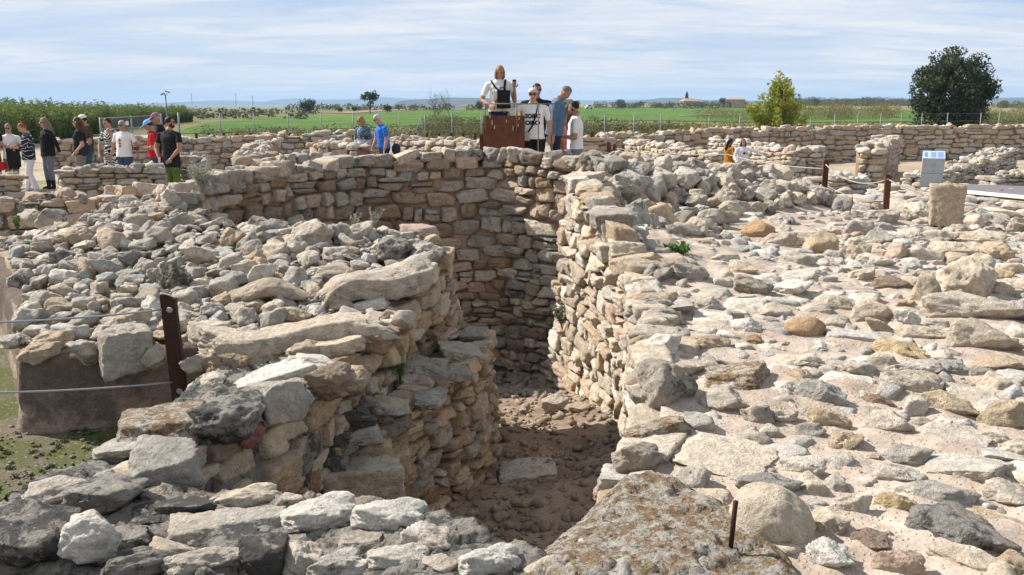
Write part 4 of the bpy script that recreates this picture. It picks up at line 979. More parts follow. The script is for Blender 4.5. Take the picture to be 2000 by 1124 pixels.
# ================================================================== the rest of the dig: low walls of the settlement
def low_wall(name, label, pts, thick, zb, lib='far', tones='CTLGPL', hr=(0.12, 0.24), wr=(0.2, 0.5), seed=1, limit=260, capn=1.0, capsize=(0.16, 0.36)):
    """pts: (px, distance, top height), left to right; the masonry face looks at the camera"""
    P = [Vector((xat(px, d), d, zt)) for px, d, zt in pts]
    P = smooth_line(P, 3) if len(P) > 2 and name == 'enclosure_wall' else P
    mid = sum(P, Vector()) / len(P)
    t = thing(name, label, 'stone wall', (mid.x, mid.y, zb))
    masonry(t, P, [Vector((p.x, p.y - .03, zb - .1)) for p in P], -1, hr, wr, 0.2, tones, lib, 0.04, limit, 0.03, seed=seed, tallp=.08)
    back = []
    n = len(P)
    for i, p in enumerate(P):
        tg = P[min(i + 1, n - 1)] - P[max(i - 1, 0)]; tg.z = 0; tg.normalize()
        back.append(Vector((p.x - tg.y * thick, p.y + tg.x * thick, p.z)))
    e0, e1 = (P[1] - P[0]).normalized(), (P[-1] - P[-2]).normalized()
    r_ = random.Random(seed + 9)
    for p, q, e in ((P[0], back[0], -e0), (P[-1], back[-1], e1)):
        z = zb
        while z < p.z - .04:
            h = r_.uniform(*hr); f = 0.0
            while f < 1:
                w = r_.uniform(.2, .4); g_w = w / max(thick, .2); m_ = p.lerp(q, min(1, f + g_w / 2))
                put(lib, t, (m_.x - e.x * .06, m_.y - e.y * .06, z + h / 2), (w * .53, .13, h * .56), (r_.gauss(0, .06), r_.gauss(0, .06), math.atan2(q.y - p.y, q.x - p.x)), tone(tones, r_)); f += g_w
            z += h
    Pc = list(P); Pc[0] = P[0] + e0 * .1; Pc[-1] = P[-1] - e1 * .1; bc = list(back); bc[0] = back[0] + e0 * .1; bc[-1] = back[-1] - e1 * .1
    front = [Vector((p.x + (b.x - p.x) * .2, p.y + (b.y - p.y) * .2, p.z)) for p, b in zip(Pc, bc)]
    poly = [(p.x, p.y) for p in front] + [(p.x, p.y) for p in bc[::-1]]
    LN = Line(P)
    zs = np.array([p.z for p in P]); xs = np.array([p.x for p in P]); ys = np.array([p.y for p in P])
    def zt(x, y):
        d = (np.asarray(x)[..., None] - xs) ** 2 + (np.asarray(y)[..., None] - ys) ** 2 + 1e-4
        w = 1 / d ** 2; z = (w * zs).sum(-1) / w.sum(-1) - .05
        return z if z.ndim else float(z)
    patch('wall_core', poly, zt, max(.08, thick / 5), zb - .3, M_MORTAR, t, 0.03)
    poly2 = [(p.x, p.y) for p in P] + [(p.x, p.y) for p in back[::-1]]
    area = LN.len * thick
    scatter(t, poly2, zt, int(area * 15 * capn), capsize, tones, 'farb' if lib == 'far' else 'boulder', 0.72, (0.4, 0.75), 0.2, 0.15, None, seed + 500, 300 - 0)
    return t
low_wall('enclosure_wall', 'long even enclosure wall of pale stone closing the dig on the right', [(1118, 27, 1.13), (1200, 27.6, 1.13), (1300, 29.6, 1.13), (1450, 32.6, 1.15), (1600, 34.6, 1.16), (1800, 36, 1.16), (2040, 36.6, 1.17)], .7, .1, tones='CTTCLPTY', hr=(.15, .28), wr=(.3, .62), seed=71, capn=.6, limit=300)
low_wall('low_wall', 'long low wall behind the visitors at the left edge of the dig', [(95, 29, .95), (300, 30, .94), (480, 30.5, .98), (560, 30.8, 1.05), (640, 31, 1.10), (735, 31, 1.08)], .6, 0, seed=72, tones='TLGTDP', capn=.7, limit=280)
low_wall('low_wall', 'low wall running between the man in the blue shirt and the viewing platform', [(770, 27.5, 1.03), (860, 26, 1.05), (945, 25, 1.04)], .6, 0, seed=73, tones='CLTP')
low_wall('low_wall', 'waist high dark wall in front of the woman in the white tee and jeans', [(116, 19.6, .70), (120, 18.6, .78), (220, 18.8, .80), (312, 19.1, .82), (316, 19.9, .8)], .5, .1, seed=74, tones='DGLTDL', hr=(.07, .16), wr=(.2, .45))
low_wall('low_wall', 'short stub of flat stones at the extreme left edge of the photo', [(-60, 18, .68), (30, 18.2, .70), (34, 18.9, .7)], .5, .0, seed=75, tones='GLTD', hr=(.07, .14), wr=(.25, .5))
low_wall('low_wall', 'dark stained wall just beyond the crest of the left rubble heap', [(-70, 13.4, .66), (60, 13.7, .68), (180, 14.2, .70), (330, 15.0, .74)], .6, .1, lib='block', seed=76, tones='DTGPKLT', hr=(.12, .24), wr=(.18, .4))
low_wall('low_wall', 'small stub of wall behind the man in green trousers', [(350, 21.6, .80), (354, 21, .84), (398, 21, .84), (402, 22, .8)], .45, 0, seed=77, tones='GLT')
low_wall('low_wall', 'L shaped wall stub with a pale top left of the walking couple', [(505, 28, .95), (456, 24.3, .80), (462, 24, .80), (548, 24.3, .78)], .55, 0, seed=78, tones='LCTG')
low_wall('low_wall', 'end of a thick white topped wall close beside the woman in the patterned top', [(628, 27, 1.0), (628, 24.8, .98), (690, 24.6, .95), (694, 26, .9)], 1.2, 0, seed=79, tones='WCLT')
low_wall('low_wall', 'single row of stones just above the far left rim of the well', [(470, 20, .80), (560, 20.4, .84), (650, 21, .88)], .5, 0, seed=80, tones='LCTG')
low_wall('low_wall', 'bright cream wall slanting down to the right behind the small rusty posts', [(1222, 27, .98), (1290, 25.2, .95), (1390, 23.5, .86), (1418, 24.1, .84)], .55, .2, seed=81, tones='CCWPCT', hr=(.08, .16), wr=(.14, .32))
low_wall('low_wall', 'bright cream wall behind the two girls ending in a grey stub', [(1388, 28.2, 1.0), (1470, 26.2, .92), (1546, 24.6, .86), (1612, 24.9, .86)], .6, .2, seed=82, tones='CCWPTC', hr=(.09, .18), wr=(.16, .36))
low_wall('low_wall', 'square ended wall stub in front of the green shaded floor', [(1680, 26.4, .9), (1684, 25.4, .9), (1720, 25.2, .9), (1757, 29.5, .98)], .6, .1, seed=83, tones='TPLCT')
low_wall('low_wall', 'knee high ragged row of slabs running back to the right of the information panel', [(1842, 23.8, .28), (1890, 25.5, .36), (1940, 27.6, .46), (1990, 30.5, .6)], .8, .0, seed=84, tones='CLTWG', hr=(.08, .15), wr=(.25, .6))
low_wall('low_wall', 'low remnant of slabs just behind the tall rusty post on the right', [(1580, 22.6, .32), (1640, 22.3, .36), (1700, 22.6, .32)], .7, .0, seed=85, tones='LCTW', hr=(.08, .15), wr=(.25, .5))
low_wall('low_wall', 'low stones bordering the boardwalk at the far right edge', [(1960, 24, .3), (2040, 24.4, .34)], .6, .0, seed=86, tones='LGT', hr=(.08, .16))
# paved floor of thin slabs on the right, behind the rubble platform
pf = thing('slab_floor', 'uneven floor of thin pale slabs on the right below the enclosure wall', 'stone floor', (8, 18, .1))
fpoly = [(4.9, 16.2), (6.4, 15.0), (8.5, 13.6), (11.5, 12.8), (13.5, 13.5), (14, 19.5), (12.2, 20), (11.0, 23), (9.4, 24.5), (7.6, 23.8), (6.2, 24), (4.2, 22), (3.4, 19)]
scatter(pf, fpoly, zG, 420, (0.18, 0.66), 'LCWLTG', 'farb', 0.80, (0.18, 0.38), 0.12, 0.1, None, 91, 290, 0.04, elong=(.5, .9))
# edge rocks where the platform breaks off
ef = thing('rubble_edge', 'tumbled grey rocks along the far edge of the sunlit platform', 'rubble', (7, 13.4, .2))
scatter(ef, [(5.0, 14.9), (6.4, 13.6), (8.2, 12.6), (10, 11.6), (10.6, 12.6), (8.8, 13.6), (7, 14.8), (5.4, 16)], lambda x, y: max(zR(x, y), zG(x, y)), 120, (.16, .5), 'LCGTLC', 'boulder', .75, (.4, .75), .25, .2, None, 92, 120, .03)
# strip of ground strewn with stones between the heap and the left walls
sf = thing('stone_scatter', 'scattered stones fallen on the ground behind the left crest', 'stones', (-4, 15, 0))
scatter(sf, [(-7.5, 14.6), (-3.2, 13.2), (-1.8, 15.3), (2.2, 15.4), (3.6, 17), (2, 19.5), (-3.4, 19), (-7.5, 17.5)], zG, 170, (.14, .42), 'LGTC', 'farb', .85, (.35, .7), .2, .2, None, 93, 170)

# ================================================================== boardwalk, panel, posts, ropes
bw = thing('boardwalk', 'grey boardwalk with a white edge beam entering from the right', 'boardwalk', (xat(1960, 20), 20, .1))
def W3(px, d, z): return Vector((xat(px, d), d, z))
A, B_ = W3(1882, 20.6, .22), W3(2060, 18.8, .22); A2, B2 = W3(1872, 22.6, .22), W3(2060, 21.8, .22)
m = MB(); m.add([A, B_, B2, A2, A - Vector((0, 0, .06)), B_ - Vector((0, 0, .06)), B2 - Vector((0, 0, .06)), A2 - Vector((0, 0, .06))], [(0, 1, 2, 3), (7, 6, 5, 4), (0, 4, 5, 1), (3, 2, 6, 7), (0, 3, 7, 4), (1, 5, 6, 2)])
m.build('deck', mat_plain('grey_decking', (0.17, 0.155, 0.165), .9, .1), bw)
def beam(mb, a, b, w, h):
    d = (b - a).normalized(); s = Vector((d.y, -d.x, 0)) * w; u = Vector((0, 0, h))
    mb.add([a - s, a + s, b + s, b - s, a - s + u, a + s + u, b + s + u, b - s + u], [(0, 3, 2, 1), (4, 5, 6, 7), (0, 1, 5, 4), (2, 3, 7, 6), (1, 2, 6, 5), (3, 0, 4, 7)])
m = MB(); beam(m, A + Vector((0, -.06, -.02)), B_ + Vector((0, -.06, -.02)), .08, .06); m.build('edge_beam', mat_plain('white_painted_edge', (0.66, 0.63, 0.58), .8), bw)
m = MB(); beam(m, A + Vector((0, -.1, -.26)), B_ + Vector((0, -.1, -.26)), .05, .2); m.build('side_board', mat_plain('weathered_timber', (0.36, 0.28, 0.2), .9, .2, 12), bw)
# information panel
ip = thing('information_panel', 'grey lectern shaped information panel with blue print behind the standing stone', 'sign', W3(1824, 23.5, .05), None, -0.34)
M_PANEL = mat_plain('satin_grey_metal', (0.40, 0.41, 0.43), .5, .03, 10, .4); M_PRINT = mat_plain('pale_blue_print', (0.42, 0.52, 0.70), .45, .03, 10, .4); M_BLUE = mat_plain('blue_ink', (0.20, 0.30, 0.52), .5, .02)
def part(mb, name, mat, root, smooth=False): return mb.build(name, mat, root, smooth, world=False)
m = MB(); m.add([(-.255, 0, 0), (.235, 0, 0), (.245, .09, 0), (-.245, .09, 0), (-.225, -.03, .70), (.265, -.03, .70), (.265, .20, .86), (-.225, .20, .86)], [(0, 1, 5, 4), (1, 2, 6, 5), (2, 3, 7, 6), (3, 0, 4, 7), (4, 5, 6, 7), (3, 2, 1, 0)]); part(m, 'body', M_PANEL, ip)
m = MB(); m.add([(-.225, -.035, .703), (.265, -.035, .703), (.265, .20, .868), (-.225, .20, .868), (-.225, -.031, .697), (.265, -.031, .697), (.265, .204, .86), (-.225, .204, .86)], [(0, 1, 2, 3), (4, 7, 6, 5), (0, 4, 5, 1), (1, 5, 6, 2), (2, 6, 7, 3), (3, 7, 4, 0)]); part(m, 'reading_plate', M_PRINT, ip)
m = MB()
def onplate(u, v, w, h):                         # small raised print on the sloping plate
    s = Vector((-.225, -.037, .706)); e = Vector((.49, 0, 0)); f = Vector((0, .235, .165))
    a = s + e * u + f * v; m.add([a, a + e * w, a + e * w + f * h, a + f * h], [(0, 1, 2, 3)])
for k in range(9): onplate(.36 + .03 * 0, .12 + .085 * k, .24, .03); onplate(.66, .12 + .085 * k, .27, .03)
for k in range(7): onplate(.05 + .02 * abs(k - 3), .15 + .1 * k, .18 - .03 * abs(k - 3), .07)
part(m, 'printed_text', M_BLUE, ip)
m = MB(); seg = []
def onfront(x, z): return (x + .014 * z / .35 * 1.0, -.03 * z / .70 - .003, z)
for k in range(20):
    a0, a1 = 2 * math.pi * k / 20, 2 * math.pi * (k + 1) / 20
    ro_, ri_ = (.046, .030) if k % 5 else (.055, .034)
    m.add([onfront(ri_ * math.cos(a0), .56 + ri_ * math.sin(a0)), onfront(ro_ * math.cos(a0), .56 + ro_ * math.sin(a0)), onfront(ro_ * math.cos(a1), .56 + ro_ * math.sin(a1)), onfront(ri_ * math.cos(a1), .56 + ri_ * math.sin(a1))], [(0, 1, 2, 3)])
m.add([onfront(-.02, .40), onfront(.02, .40), onfront(0, .445)], [(0, 1, 2)])
m.add([onfront(-.06, .375), onfront(.06, .375), onfront(.06, .383), onfront(-.06, .383)], [(0, 1, 2, 3)])
part(m, 'printed_emblem', M_BLUE, ip)
m = MB(); m.add([(-.245, -.0185, .343), (.255, -.0185, .343), (.255, -.0185, .349), (-.245, -.0185, .349)], [(0, 1, 2, 3)]); part(m, 'panel_joint', mat_plain('dark_joint', (.12, .12, .13)), ip)

# rusty steel posts
def steel_post(label, px, py_top, d, zb, w, lean=0.0, name='steel_post', rot=0.0):
    top = atd(px, py_top, d); h = top.z - zb
    t = thing(name, label, 'post', (top.x, d, zb), 'rusty steel posts carrying the rope barrier', rot)
    m = MB(); a = w / 2; q = w * .22
    sh = [(-a, -q), (a * .1, -q * 1.6), (a, -q), (a, q), (-a, q)]
    def ring(z, k=1, f=0): return [Vector((x * k + lean * (z / h) * h, y, z + (f * (1 - abs(x / a)) if f else 0))) for x, y in sh]
    r0, r1 = ring(-.25), ring(h - w * .35)
    r2 = [Vector((x * .82 + lean * h, y, h - w * .35 + (w * .30 if x < a * .9 else 0))) for x, y in sh]
    V = r0 + r1 + r2; n = 5
    Fc = [(i * n + k, i * n + (k + 1) % n, (i + 1) * n + (k + 1) % n, (i + 1) * n + k) for i in range(2) for k in range(n)] + [(10, 11, 12, 13, 14), (4, 3, 2, 1, 0)]
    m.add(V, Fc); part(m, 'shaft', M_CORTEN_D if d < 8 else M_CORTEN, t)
    if d < 8:
        for z in (h * .88, h * .22):
            b = MB(); b.tube([(a * .35 + lean * z, -q * 1.7, z), (a * .35 + lean * z, -q * 1.7 - .012, z)], w * .13, 10); b.tube([(a * .35 + lean * z, -q * 1.7 - .008, z), (a * .35 + lean * z, -q * 1.7 - .016, z - .004)], w * .22, 6)
            part(b, 'bolt', M_STEEL, t)
    return t
steel_post('rusty steel post with two cables standing against the left heap', 341, 573, 5.95, .12, .092, -.055)
steel_post('tall rusty post right of the boulder heap, left one of two', 1613, 312, 15.6, .3, .085, 0.01)
steel_post('rusty post nearest the tall standing stone', 1735, 340, 14.2, .28, .085, 0.0)
steel_post('short dark post in front of the polo shirt man, left one of the pair', 1189, 277, 21, .3, .09, .0)
steel_post('short dark post beside its twin at the foot of the bright slanting wall', 1199, 282, 20.4, .3, .08, .02)
steel_post('dark post partly hidden behind the left side of the rust panel', 942, 262, 17.9, .6, .10, .0)
ropes = []
def rope(label, pts, r, sag=0.0, n=14):
    m = MB(); P = []
    for i in range(len(pts) - 1):
        for k in range(n):
            t = k / n; p = Vector(pts[i]).lerp(Vector(pts[i + 1]), t); p.z -= sag * 4 * t * (1 - t); P.append(p)
    P.append(Vector(pts[-1])); m.tube(P, r, 8)
    o = m.build('steel_cable', M_STEEL if r == .006 and sag < .02 else M_ROPE, None, True)
    tag(o, label, 'cable')
M_ROPE = mat_plain('pale_rope', (0.40, 0.37, 0.33), .9, .1, 60)
rope('thin grey steel cable, the upper one tied to the near left post', [atd(316, 605, 5.93), atd(-30, 631, 5.2)], .006, .012)
rope('thin grey steel cable, the lower one tied to the near left post', [atd(338, 747, 5.93), atd(-30, 768, 5.3)], .006, .012)
rope('pale rope dipping from the short dark posts to the tall rusty post', [atd(1200, 290, 20.4), atd(1420, 302, 18.5), atd(1612, 330, 15.6)], .008, .05)
rope('pale rope slung between the two tall rusty posts', [atd(1613, 322, 15.55), atd(1735, 350, 14.15)], .0078, .16)
rope('pale rope running from the rusty post to the right behind the standing stone', [atd(1737, 352, 14.1), atd(1900, 400, 13.2), atd(2030, 442, 12.6)], .0078, .06)
rope('faint lower rope hanging close above the slab floor', [atd(1613, 362, 15.6), atd(1735, 392, 14.2)], .006, .08)
pin = MB(); pd = onto(1432, 1030, zR).y - .32; p0 = atd(1431, 1034, pd); pt = atd(1437, 979, pd)
pin.tube([p0 + (p0 - pt) * .9, pt], .0095, 8); o = pin.build('iron_pin', M_CORTEN_D, None, True); tag(o, 'short rusty iron pin stuck in the earth beside the big round boulder', 'metal pin')
pin = MB(); p0 = onto(1954, 392, zG); pin.tube([p0, p0 + Vector((0, 0, .16))], .03, 8); pin.ellipsoid(p0 + Vector((0, 0, .19)), (.05, .05, .05)); o = pin.build('marker_peg', mat_plain('red_oxide', (.26, .06, .035)), None, True); tag(o, 'small red topped peg in front of the boardwalk', 'peg')

# ================================================================== viewing platform behind the rim
vp = thing('viewing_platform', 'viewing platform with a rust red steel panel and thin railing behind the far rim', 'platform', (xat(985, 17.5), 17.5, .3))
m = MB(); xl, xr = xat(944.5, 17.4), xat(1025, 17.4)
m.box(((xl + xr) / 2, 17.4, 1.22), (xr - xl, .02, 1.22)); m.build('rust_panel', M_CORTEN, vp)
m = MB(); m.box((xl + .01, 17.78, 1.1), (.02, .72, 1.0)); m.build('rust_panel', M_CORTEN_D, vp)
m = MB(); m.box(((xl + xr) / 2 + .05, 17.95, .98), (xr - xl - .12, .95, .06)); m.build('step', mat_plain('pale_concrete', (.45, .42, .38), .9, .1, 20), vp)
m = MB(); m.box((xat(1060, 18), 18.1, .63), (1.1, 1.6, .06)); m.build('deck', mat_plain('concrete_deck', (.46, .43, .39), .9, .1, 20), vp)
M_RAIL = mat_plain('brown_railing', (.16, .115, .09), .6, .1, 30, .3)
yz = 2.06 - (201 - 198) / 1921 * 17.4
m = MB(); m.tube([(xat(943, 17.38), 17.38, yz), (xat(1082, 17.38), 17.38, yz)], .011, 8); m.build('handrail', M_RAIL, vp, True)
for px, zb in ((948, 1.6), (1009, 1.55), (1051, .66), (1078, .66)):
    m = MB(); m.tube([(xat(px, 17.375), 17.375, zb), (xat(px, 17.375), 17.375, yz)], .011, 8); m.build('baluster', M_RAIL, vp, True)
dr = MB()
for px, py, h in ((961, 240, 9), (966, 249, 6), (1002, 251, 9), (1012, 245, 5), (989, 237, 5), (957, 228, 6), (1014, 232, 5)):
    p = atd(px, py, 17.386); dr.box(p, (.010, .004, h / 1921 * 17.4))
dr.build('white_drip', mat_plain('white_paint_drip', (.6, .57, .52)), vp)

# ================================================================== fences and gate
def wire_fence(label, posts, d0, d1, ztop, wires=4):
    t = thing('wire_fence', label, 'fence', (xat(sum(posts) / len(posts), (d0 + d1) / 2), (d0 + d1) / 2, 0))
    pts = []
    for i, px in enumerate(posts):
        d = d0 + (d1 - d0) * i / max(1, len(posts) - 1); x = xat(px, d); pts.append((x, d))
        m = MB(); m.tube([(x, d, -.2), (x, d, ztop)], .026, 8); m.build('post', M_FENCE, t, True)
    for k in range(wires):
        z = ztop * (.97 - k * .26)
        m = MB(); m.tube([(x, d, z) for x, d in pts], .0055, 5, False); m.build('wire', M_FENCE, t)
    return t
f1 = wire_fence('grey post and wire fence along the green field on the left', [430, 496, 563, 628, 690, 740], 50, 50, 1.55)
f2 = wire_fence('grey post and wire fence crossing behind the platform visitors', [780, 830, 883, 940, 1000, 1060, 1120, 1181, 1238, 1290], 50, 48, 1.5)
f3 = wire_fence('grey post and wire fence along the green field on the right', [1385, 1445, 1515, 1583, 1630, 1675, 1720, 1760, 1800, 1850, 1915, 1951, 1987, 2030], 48, 56, 1.5)
m = MB(); m.tube([(xat(1326, 48), 48, 1.42), (xat(1385, 48), 48, 1.42)], .03, 8); m.build('top_rail', M_FENCE, f3, True)
for dx in (-.35, .3):
    m = MB(); m.tube([(xat(821, 49.5), 49.4, 1.35), (xat(821, 49.5) + dx, 49.4, 0)], .025, 6); m.build('brace', M_FENCE, f2, True)
gt = thing('metal_gate', 'grey metal mesh gate with a white plate beside the orchard', 'gate', (xat(270, 42), 42, 0))
gx_ = [(197, 41, 1.45, .05), (258, 42, 1.5, .04), (316, 43, 1.58, .05), (350, 43.5, 1.62, .045)]
for px, d, h, r_ in gx_:
    m = MB(); m.tube([(xat(px, d), d, 0), (xat(px, d), d, h)], r_, 8); m.build('post', M_FENCE, gt, True)
for za, zb_ in ((1.40, 1.52), (.95, 1.05), (.25, .3)):
    m = MB(); m.tube([(xat(197, 41), 41, za), (xat(316, 43), 43, zb_)], .022, 8); m.build('rail', M_FENCE, gt, True)
m = MB()
for k in range(60):
    f = k / 59; d = 41 + 2 * f; m.tube([(xat(197 + 119 * f, d), d, .2), (xat(197 + 119 * f, d), d, 1.4 + .1 * f)], .004, 4, False)
m.build('mesh_infill', M_FENCE, gt)
m = MB(); m.box((xat(249, 41.6), 41.6, 1.2), (.12, .02, .17)); m.build('plate', mat_plain('white_plate', (.7, .7, .68)), gt)
lm = thing('lamp_mast', 'slim grey lamp mast with two floodlights behind the gate', 'lamp post', (xat(326, 70), 70, 0))
m = MB(); m.tube([(0, 0, 0), (0, 0, 2.55)], [.06, .045], 8); part(m, 'mast', M_FENCE, lm, True)
for sx in (-1, 1):
    m = MB(); m.box((sx * .17, -.05, 2.78 if sx > 0 else 2.62), (.3, .18, .10), M=Matrix.Rotation(sx * .35, 3, 'Y')); m.tube([(0, 0, 2.5), (sx * .13, 0, 2.66)], .025, 6); part(m, 'floodlight', mat_plain('lamp_housing', (.42, .42, .40)), lm)
M_STAKE = mat_corten('stake_steel', .3)
sm_ = MB(); sm_.box((0, 0, .2), (.09, .05, .9)); stake_me = sm_.mesh('rusty_stake', M_STAKE)
for i, px in enumerate([383, 408, 437, 463, 489, 514, 540, 566, 591, 617, 789, 811, 834, 858, 882, 905, 928, 1156, 1236, 1350, 1402]):
    d = 38 + .004 * i
    o = bpy.data.objects.new('rusty_stake', stake_me); COL.objects.link(o); o.location = (xat(px, d), d, .25)
    tag(o, 'short dark rusty stake in the row behind the low walls', 'stake', 'short rusty stakes in a row behind the low walls')

# ================================================================== plants and land
def leaf_mesh(name, C, Rr, n, size, mat, seed, flat=0.0, shell=0.55, up=0.0):
    """leaf-sized faces spread through clumps: C clump centres, Rr clump radii"""
    g = np.random.default_rng(seed); C = np.asarray(C, float); Rr = np.asarray(Rr, float)
    if Rr.ndim == 1: Rr = np.repeat(Rr[:, None], 3, 1)
    w = (Rr.prod(1)) ** (2 / 3); k = g.choice(len(C), n, p=w / w.sum())
    u = g.normal(0, 1, (n, 3)); u /= np.linalg.norm(u, axis=1, keepdims=True)
    rad = shell + (1 - shell) * g.random((n, 1)); P = C[k] + u * Rr[k] * rad
    a = g.normal(0, 1, (n, 3)); a[:, 2] += up; a /= np.linalg.norm(a, axis=1, keepdims=True)
    b = np.cross(a, g.normal(0, 1, (n, 3))); b /= np.linalg.norm(b, axis=1, keepdims=True)
    s = size * g.uniform(.6, 1.35, (n, 1))
    a = a * s * (1.0 + up * .3); b = b * s * .55
    V = np.stack([P - a, P + b * .9 - a * .1, P + a, P - b * .9 - a * .1], 1).reshape(-1, 3)
    return mesh_np(name, V, np.arange(n * 4).reshape(-1, 4), mat, False)
def limbs(mb, base, top, r0, n, spread, seed):
    g = random.Random(seed); base = Vector(base); top = Vector(top)
    mb.tube([base, base.lerp(top, .35) + Vector((g.gauss(0, .04), 0, 0)), top], [r0, r0 * .75, r0 * .3], 8)
    for i in range(n):
        t = g.uniform(.25, .85); p = base.lerp(top, t); a = g.uniform(0, 6.28); L = spread * g.uniform(.5, 1)
        e = p + Vector((math.cos(a) * L, math.sin(a) * L, L * g.uniform(.4, 1.1)))
        mb.tube([p, p.lerp(e, .5) + Vector((0, 0, -.04 * L)), e], [r0 * .45, r0 * .28, r0 * .08], 6)
M_BARK = mat_plain('grey_bark', (.13, .10, .08), .95, .25, 20, .1, .01)
M_OAK = mat_leaf('holm_oak_leaf', (.034, .048, .023), (.07, .09, .045), (.095, .11, .06), .15)
M_YG = mat_leaf('yellow_green_leaf', (.21, .24, .035), (.36, .36, .065), (.12, .17, .025), .40)
M_ORCH = mat_leaf('orchard_leaf', (.075, .125, .025), (.15, .195, .05), (.09, .11, .03), .35)
M_DARKT = mat_leaf('dark_tree_leaf', (.032, .048, .018), (.062, .082, .032), None, .12)
M_SCRUB = mat_leaf('scrub_leaf', (.045, .065, .02), (.12, .125, .045), (.17, .14, .065), .25)
M_REED = mat_leaf('dry_reed', (.20, .16, .07), (.30, .24, .11), (.12, .12, .04), .25)
M_SILVER = mat_leaf('silver_leaf', (.24, .25, .18), (.36, .36, .28), None, .2)
M_WEED = mat_leaf('weed_leaf', (.045, .11, .02), (.10, .19, .04), None, .3)
def crown_clumps(c, r, n, cr, seed, squash=1.0, hollow=.62):
    g = random.Random(seed); C = []; Q = []
    for _ in range(n):
        v = Vector((g.gauss(0, 1), g.gauss(0, 1), g.gauss(0, 1))).normalized(); k = hollow + (1 - hollow) * g.random()
        C.append((c[0] + v.x * r[0] * k, c[1] + v.y * r[1] * k, c[2] + v.z * r[2] * k)); Q.append(cr * g.uniform(.6, 1.4))
    return C, Q
def tree(name, label, cat, px, d, C, Q, n, size, mat, trunk, group=None, seed=1, up=0.0):
    t = thing(name, label, cat, (xat(px, d), d, 0), group)
    m = MB(); limbs(m, (0, 0, -.1), trunk[0], trunk[1], trunk[2], trunk[3], seed); part(m, 'trunk', M_BARK, t, True)
    o = bpy.data.objects.new('crown', leaf_mesh('crown', C, Q, n, size, mat, seed, up=up)); COL.objects.link(o); o.parent = t
    return t
C, Q = crown_clumps((0, 0, 2.75), (2.25, 2.1, 2.25), 260, .42, 3, hollow=.5); C += [(0, 0, 2.4)]; Q += [1.5]
C += [(-1.5, 0, 1.2), (1.4, .2, 1.2), (.3, -1.4, 1.1), (0, 0, 1.2)]; Q += [.9, .9, .9, 1]
tree('holm_oak', 'big round dark green oak behind the enclosure wall on the right', 'tree', 1857, 58, C, Q, 30000, .085, M_OAK, ((0, 0, 2.2), .22, 8, 1.6), seed=5)
g_ = random.Random(9); C = []; Q = []
for i in range(46):
    a = g_.uniform(0, 6.28); r_ = g_.random() ** .6 * 1.42; h_ = (2.75 - .75 * r_ ** 1.5) * g_.uniform(.85, 1.12)
    for k in range(9):
        t_ = .12 + .88 * k / 8; C.append((math.cos(a) * r_ * t_ ** .8, math.sin(a) * r_ * t_ ** .8, .3 + h_ * t_)); Q.append(.32 * (1.15 - .55 * t_))
tree('young_tree', 'bright yellow green young tree with upright shoots behind the enclosure wall', 'tree', 1519, 45, C, Q, 20000, .06, M_YG, ((0, 0, 2.0), .06, 14, .8), seed=6, up=.8)
far_trees = [   # px, d, width, height, base height fraction, label
 (601, 170, 3.6, 2.9, 'dark bushy tree standing alone in front of the blue hills', 'round'),
 (723, 175, 3.9, 3.9, 'tall flat topped umbrella pine behind the walking couple', 'umbrella'),
 (757, 185, 2.0, 1.9, 'small rounded tree right of the umbrella pine', 'round'),
 (664, 200, 1.4, 1.1, 'small dark bush between the bushy tree and the umbrella pine', 'round'),
 (692, 210, 1.6, 1.2, 'small dark bush close left of the umbrella pine', 'round'),
 (936, 230, 2.5, 2.6, 'dark tree just left of the woman on the platform', 'round'),
 (1125, 330, 3.2, 2.8, 'dark tree above the head of the man in the polo shirt', 'round'),
 (1212, 330, 4.6, 3.1, 'broad dark round tree far right of the polo shirt man', 'round'),
 (1250, 420, 3.4, 2.6, 'small dark tree midway between the broad tree and the cypress', 'round'),
 (1413, 460, 6.0, 4.0, 'dark tree rising behind the stone barn', 'round'),
 (1594, 400, 4.0, 3.5, 'dark tree just right of the yellow green tree', 'round'),
 (1687, 600, 7.0, 4.2, 'distant dark tree above the hedge between two trees', 'round'),
 (1738, 600, 7.5, 3.2, 'distant low dark tree close left of the oak', 'round'),
 (1961, 380, 3.6, 3.0, 'small dark tree right of the oak near the photo edge', 'round'),
 (1452, 450, 5.0, 2.6, 'low dark tree hiding the right end of the barn', 'round'),
]
for i, (px, d, w_, h_, lb, kd) in enumerate(far_trees):
    if kd == 'umbrella':
        C, Q = crown_clumps((0, 0, h_ * .78), (w_ * .46, w_ * .4, h_ * .20), 40, w_ * .11, 40 + i, hollow=.3); C += [(-.1, 0, h_ * .45), (.35, 0, h_ * .5), (-.3, 0, h_ * .3)]; Q += [w_ * .13, w_ * .12, w_ * .14]
    else:
        C, Q = crown_clumps((0, 0, h_ * .55), (w_ * .40, w_ * .38, h_ * .40), 46, w_ * .13, 40 + i, hollow=.35)
    tree('umbrella_pine' if kd == 'umbrella' else 'field_tree', lb, 'tree', px, d, C, Q, 1500, w_ * .038, M_DARKT, ((0, 0, h_ * .7), w_ * .03, 6, w_ * .3), seed=60 + i)
C = [(0, 0, .5 + 6.6 * k / 14) for k in range(15)]; Q = [.95 * max(.15, math.sin(math.pi * min(.95, (k + 2.2) / 17))) ** .8 for k in range(15)]
tree('cypress', 'tall narrow cypress beside the distant farmhouse', 'tree', 1341, 500, C, Q, 2200, .22, M_DARKT, ((0, 0, 5), .15, 2, .4), seed=88, up=1.0)
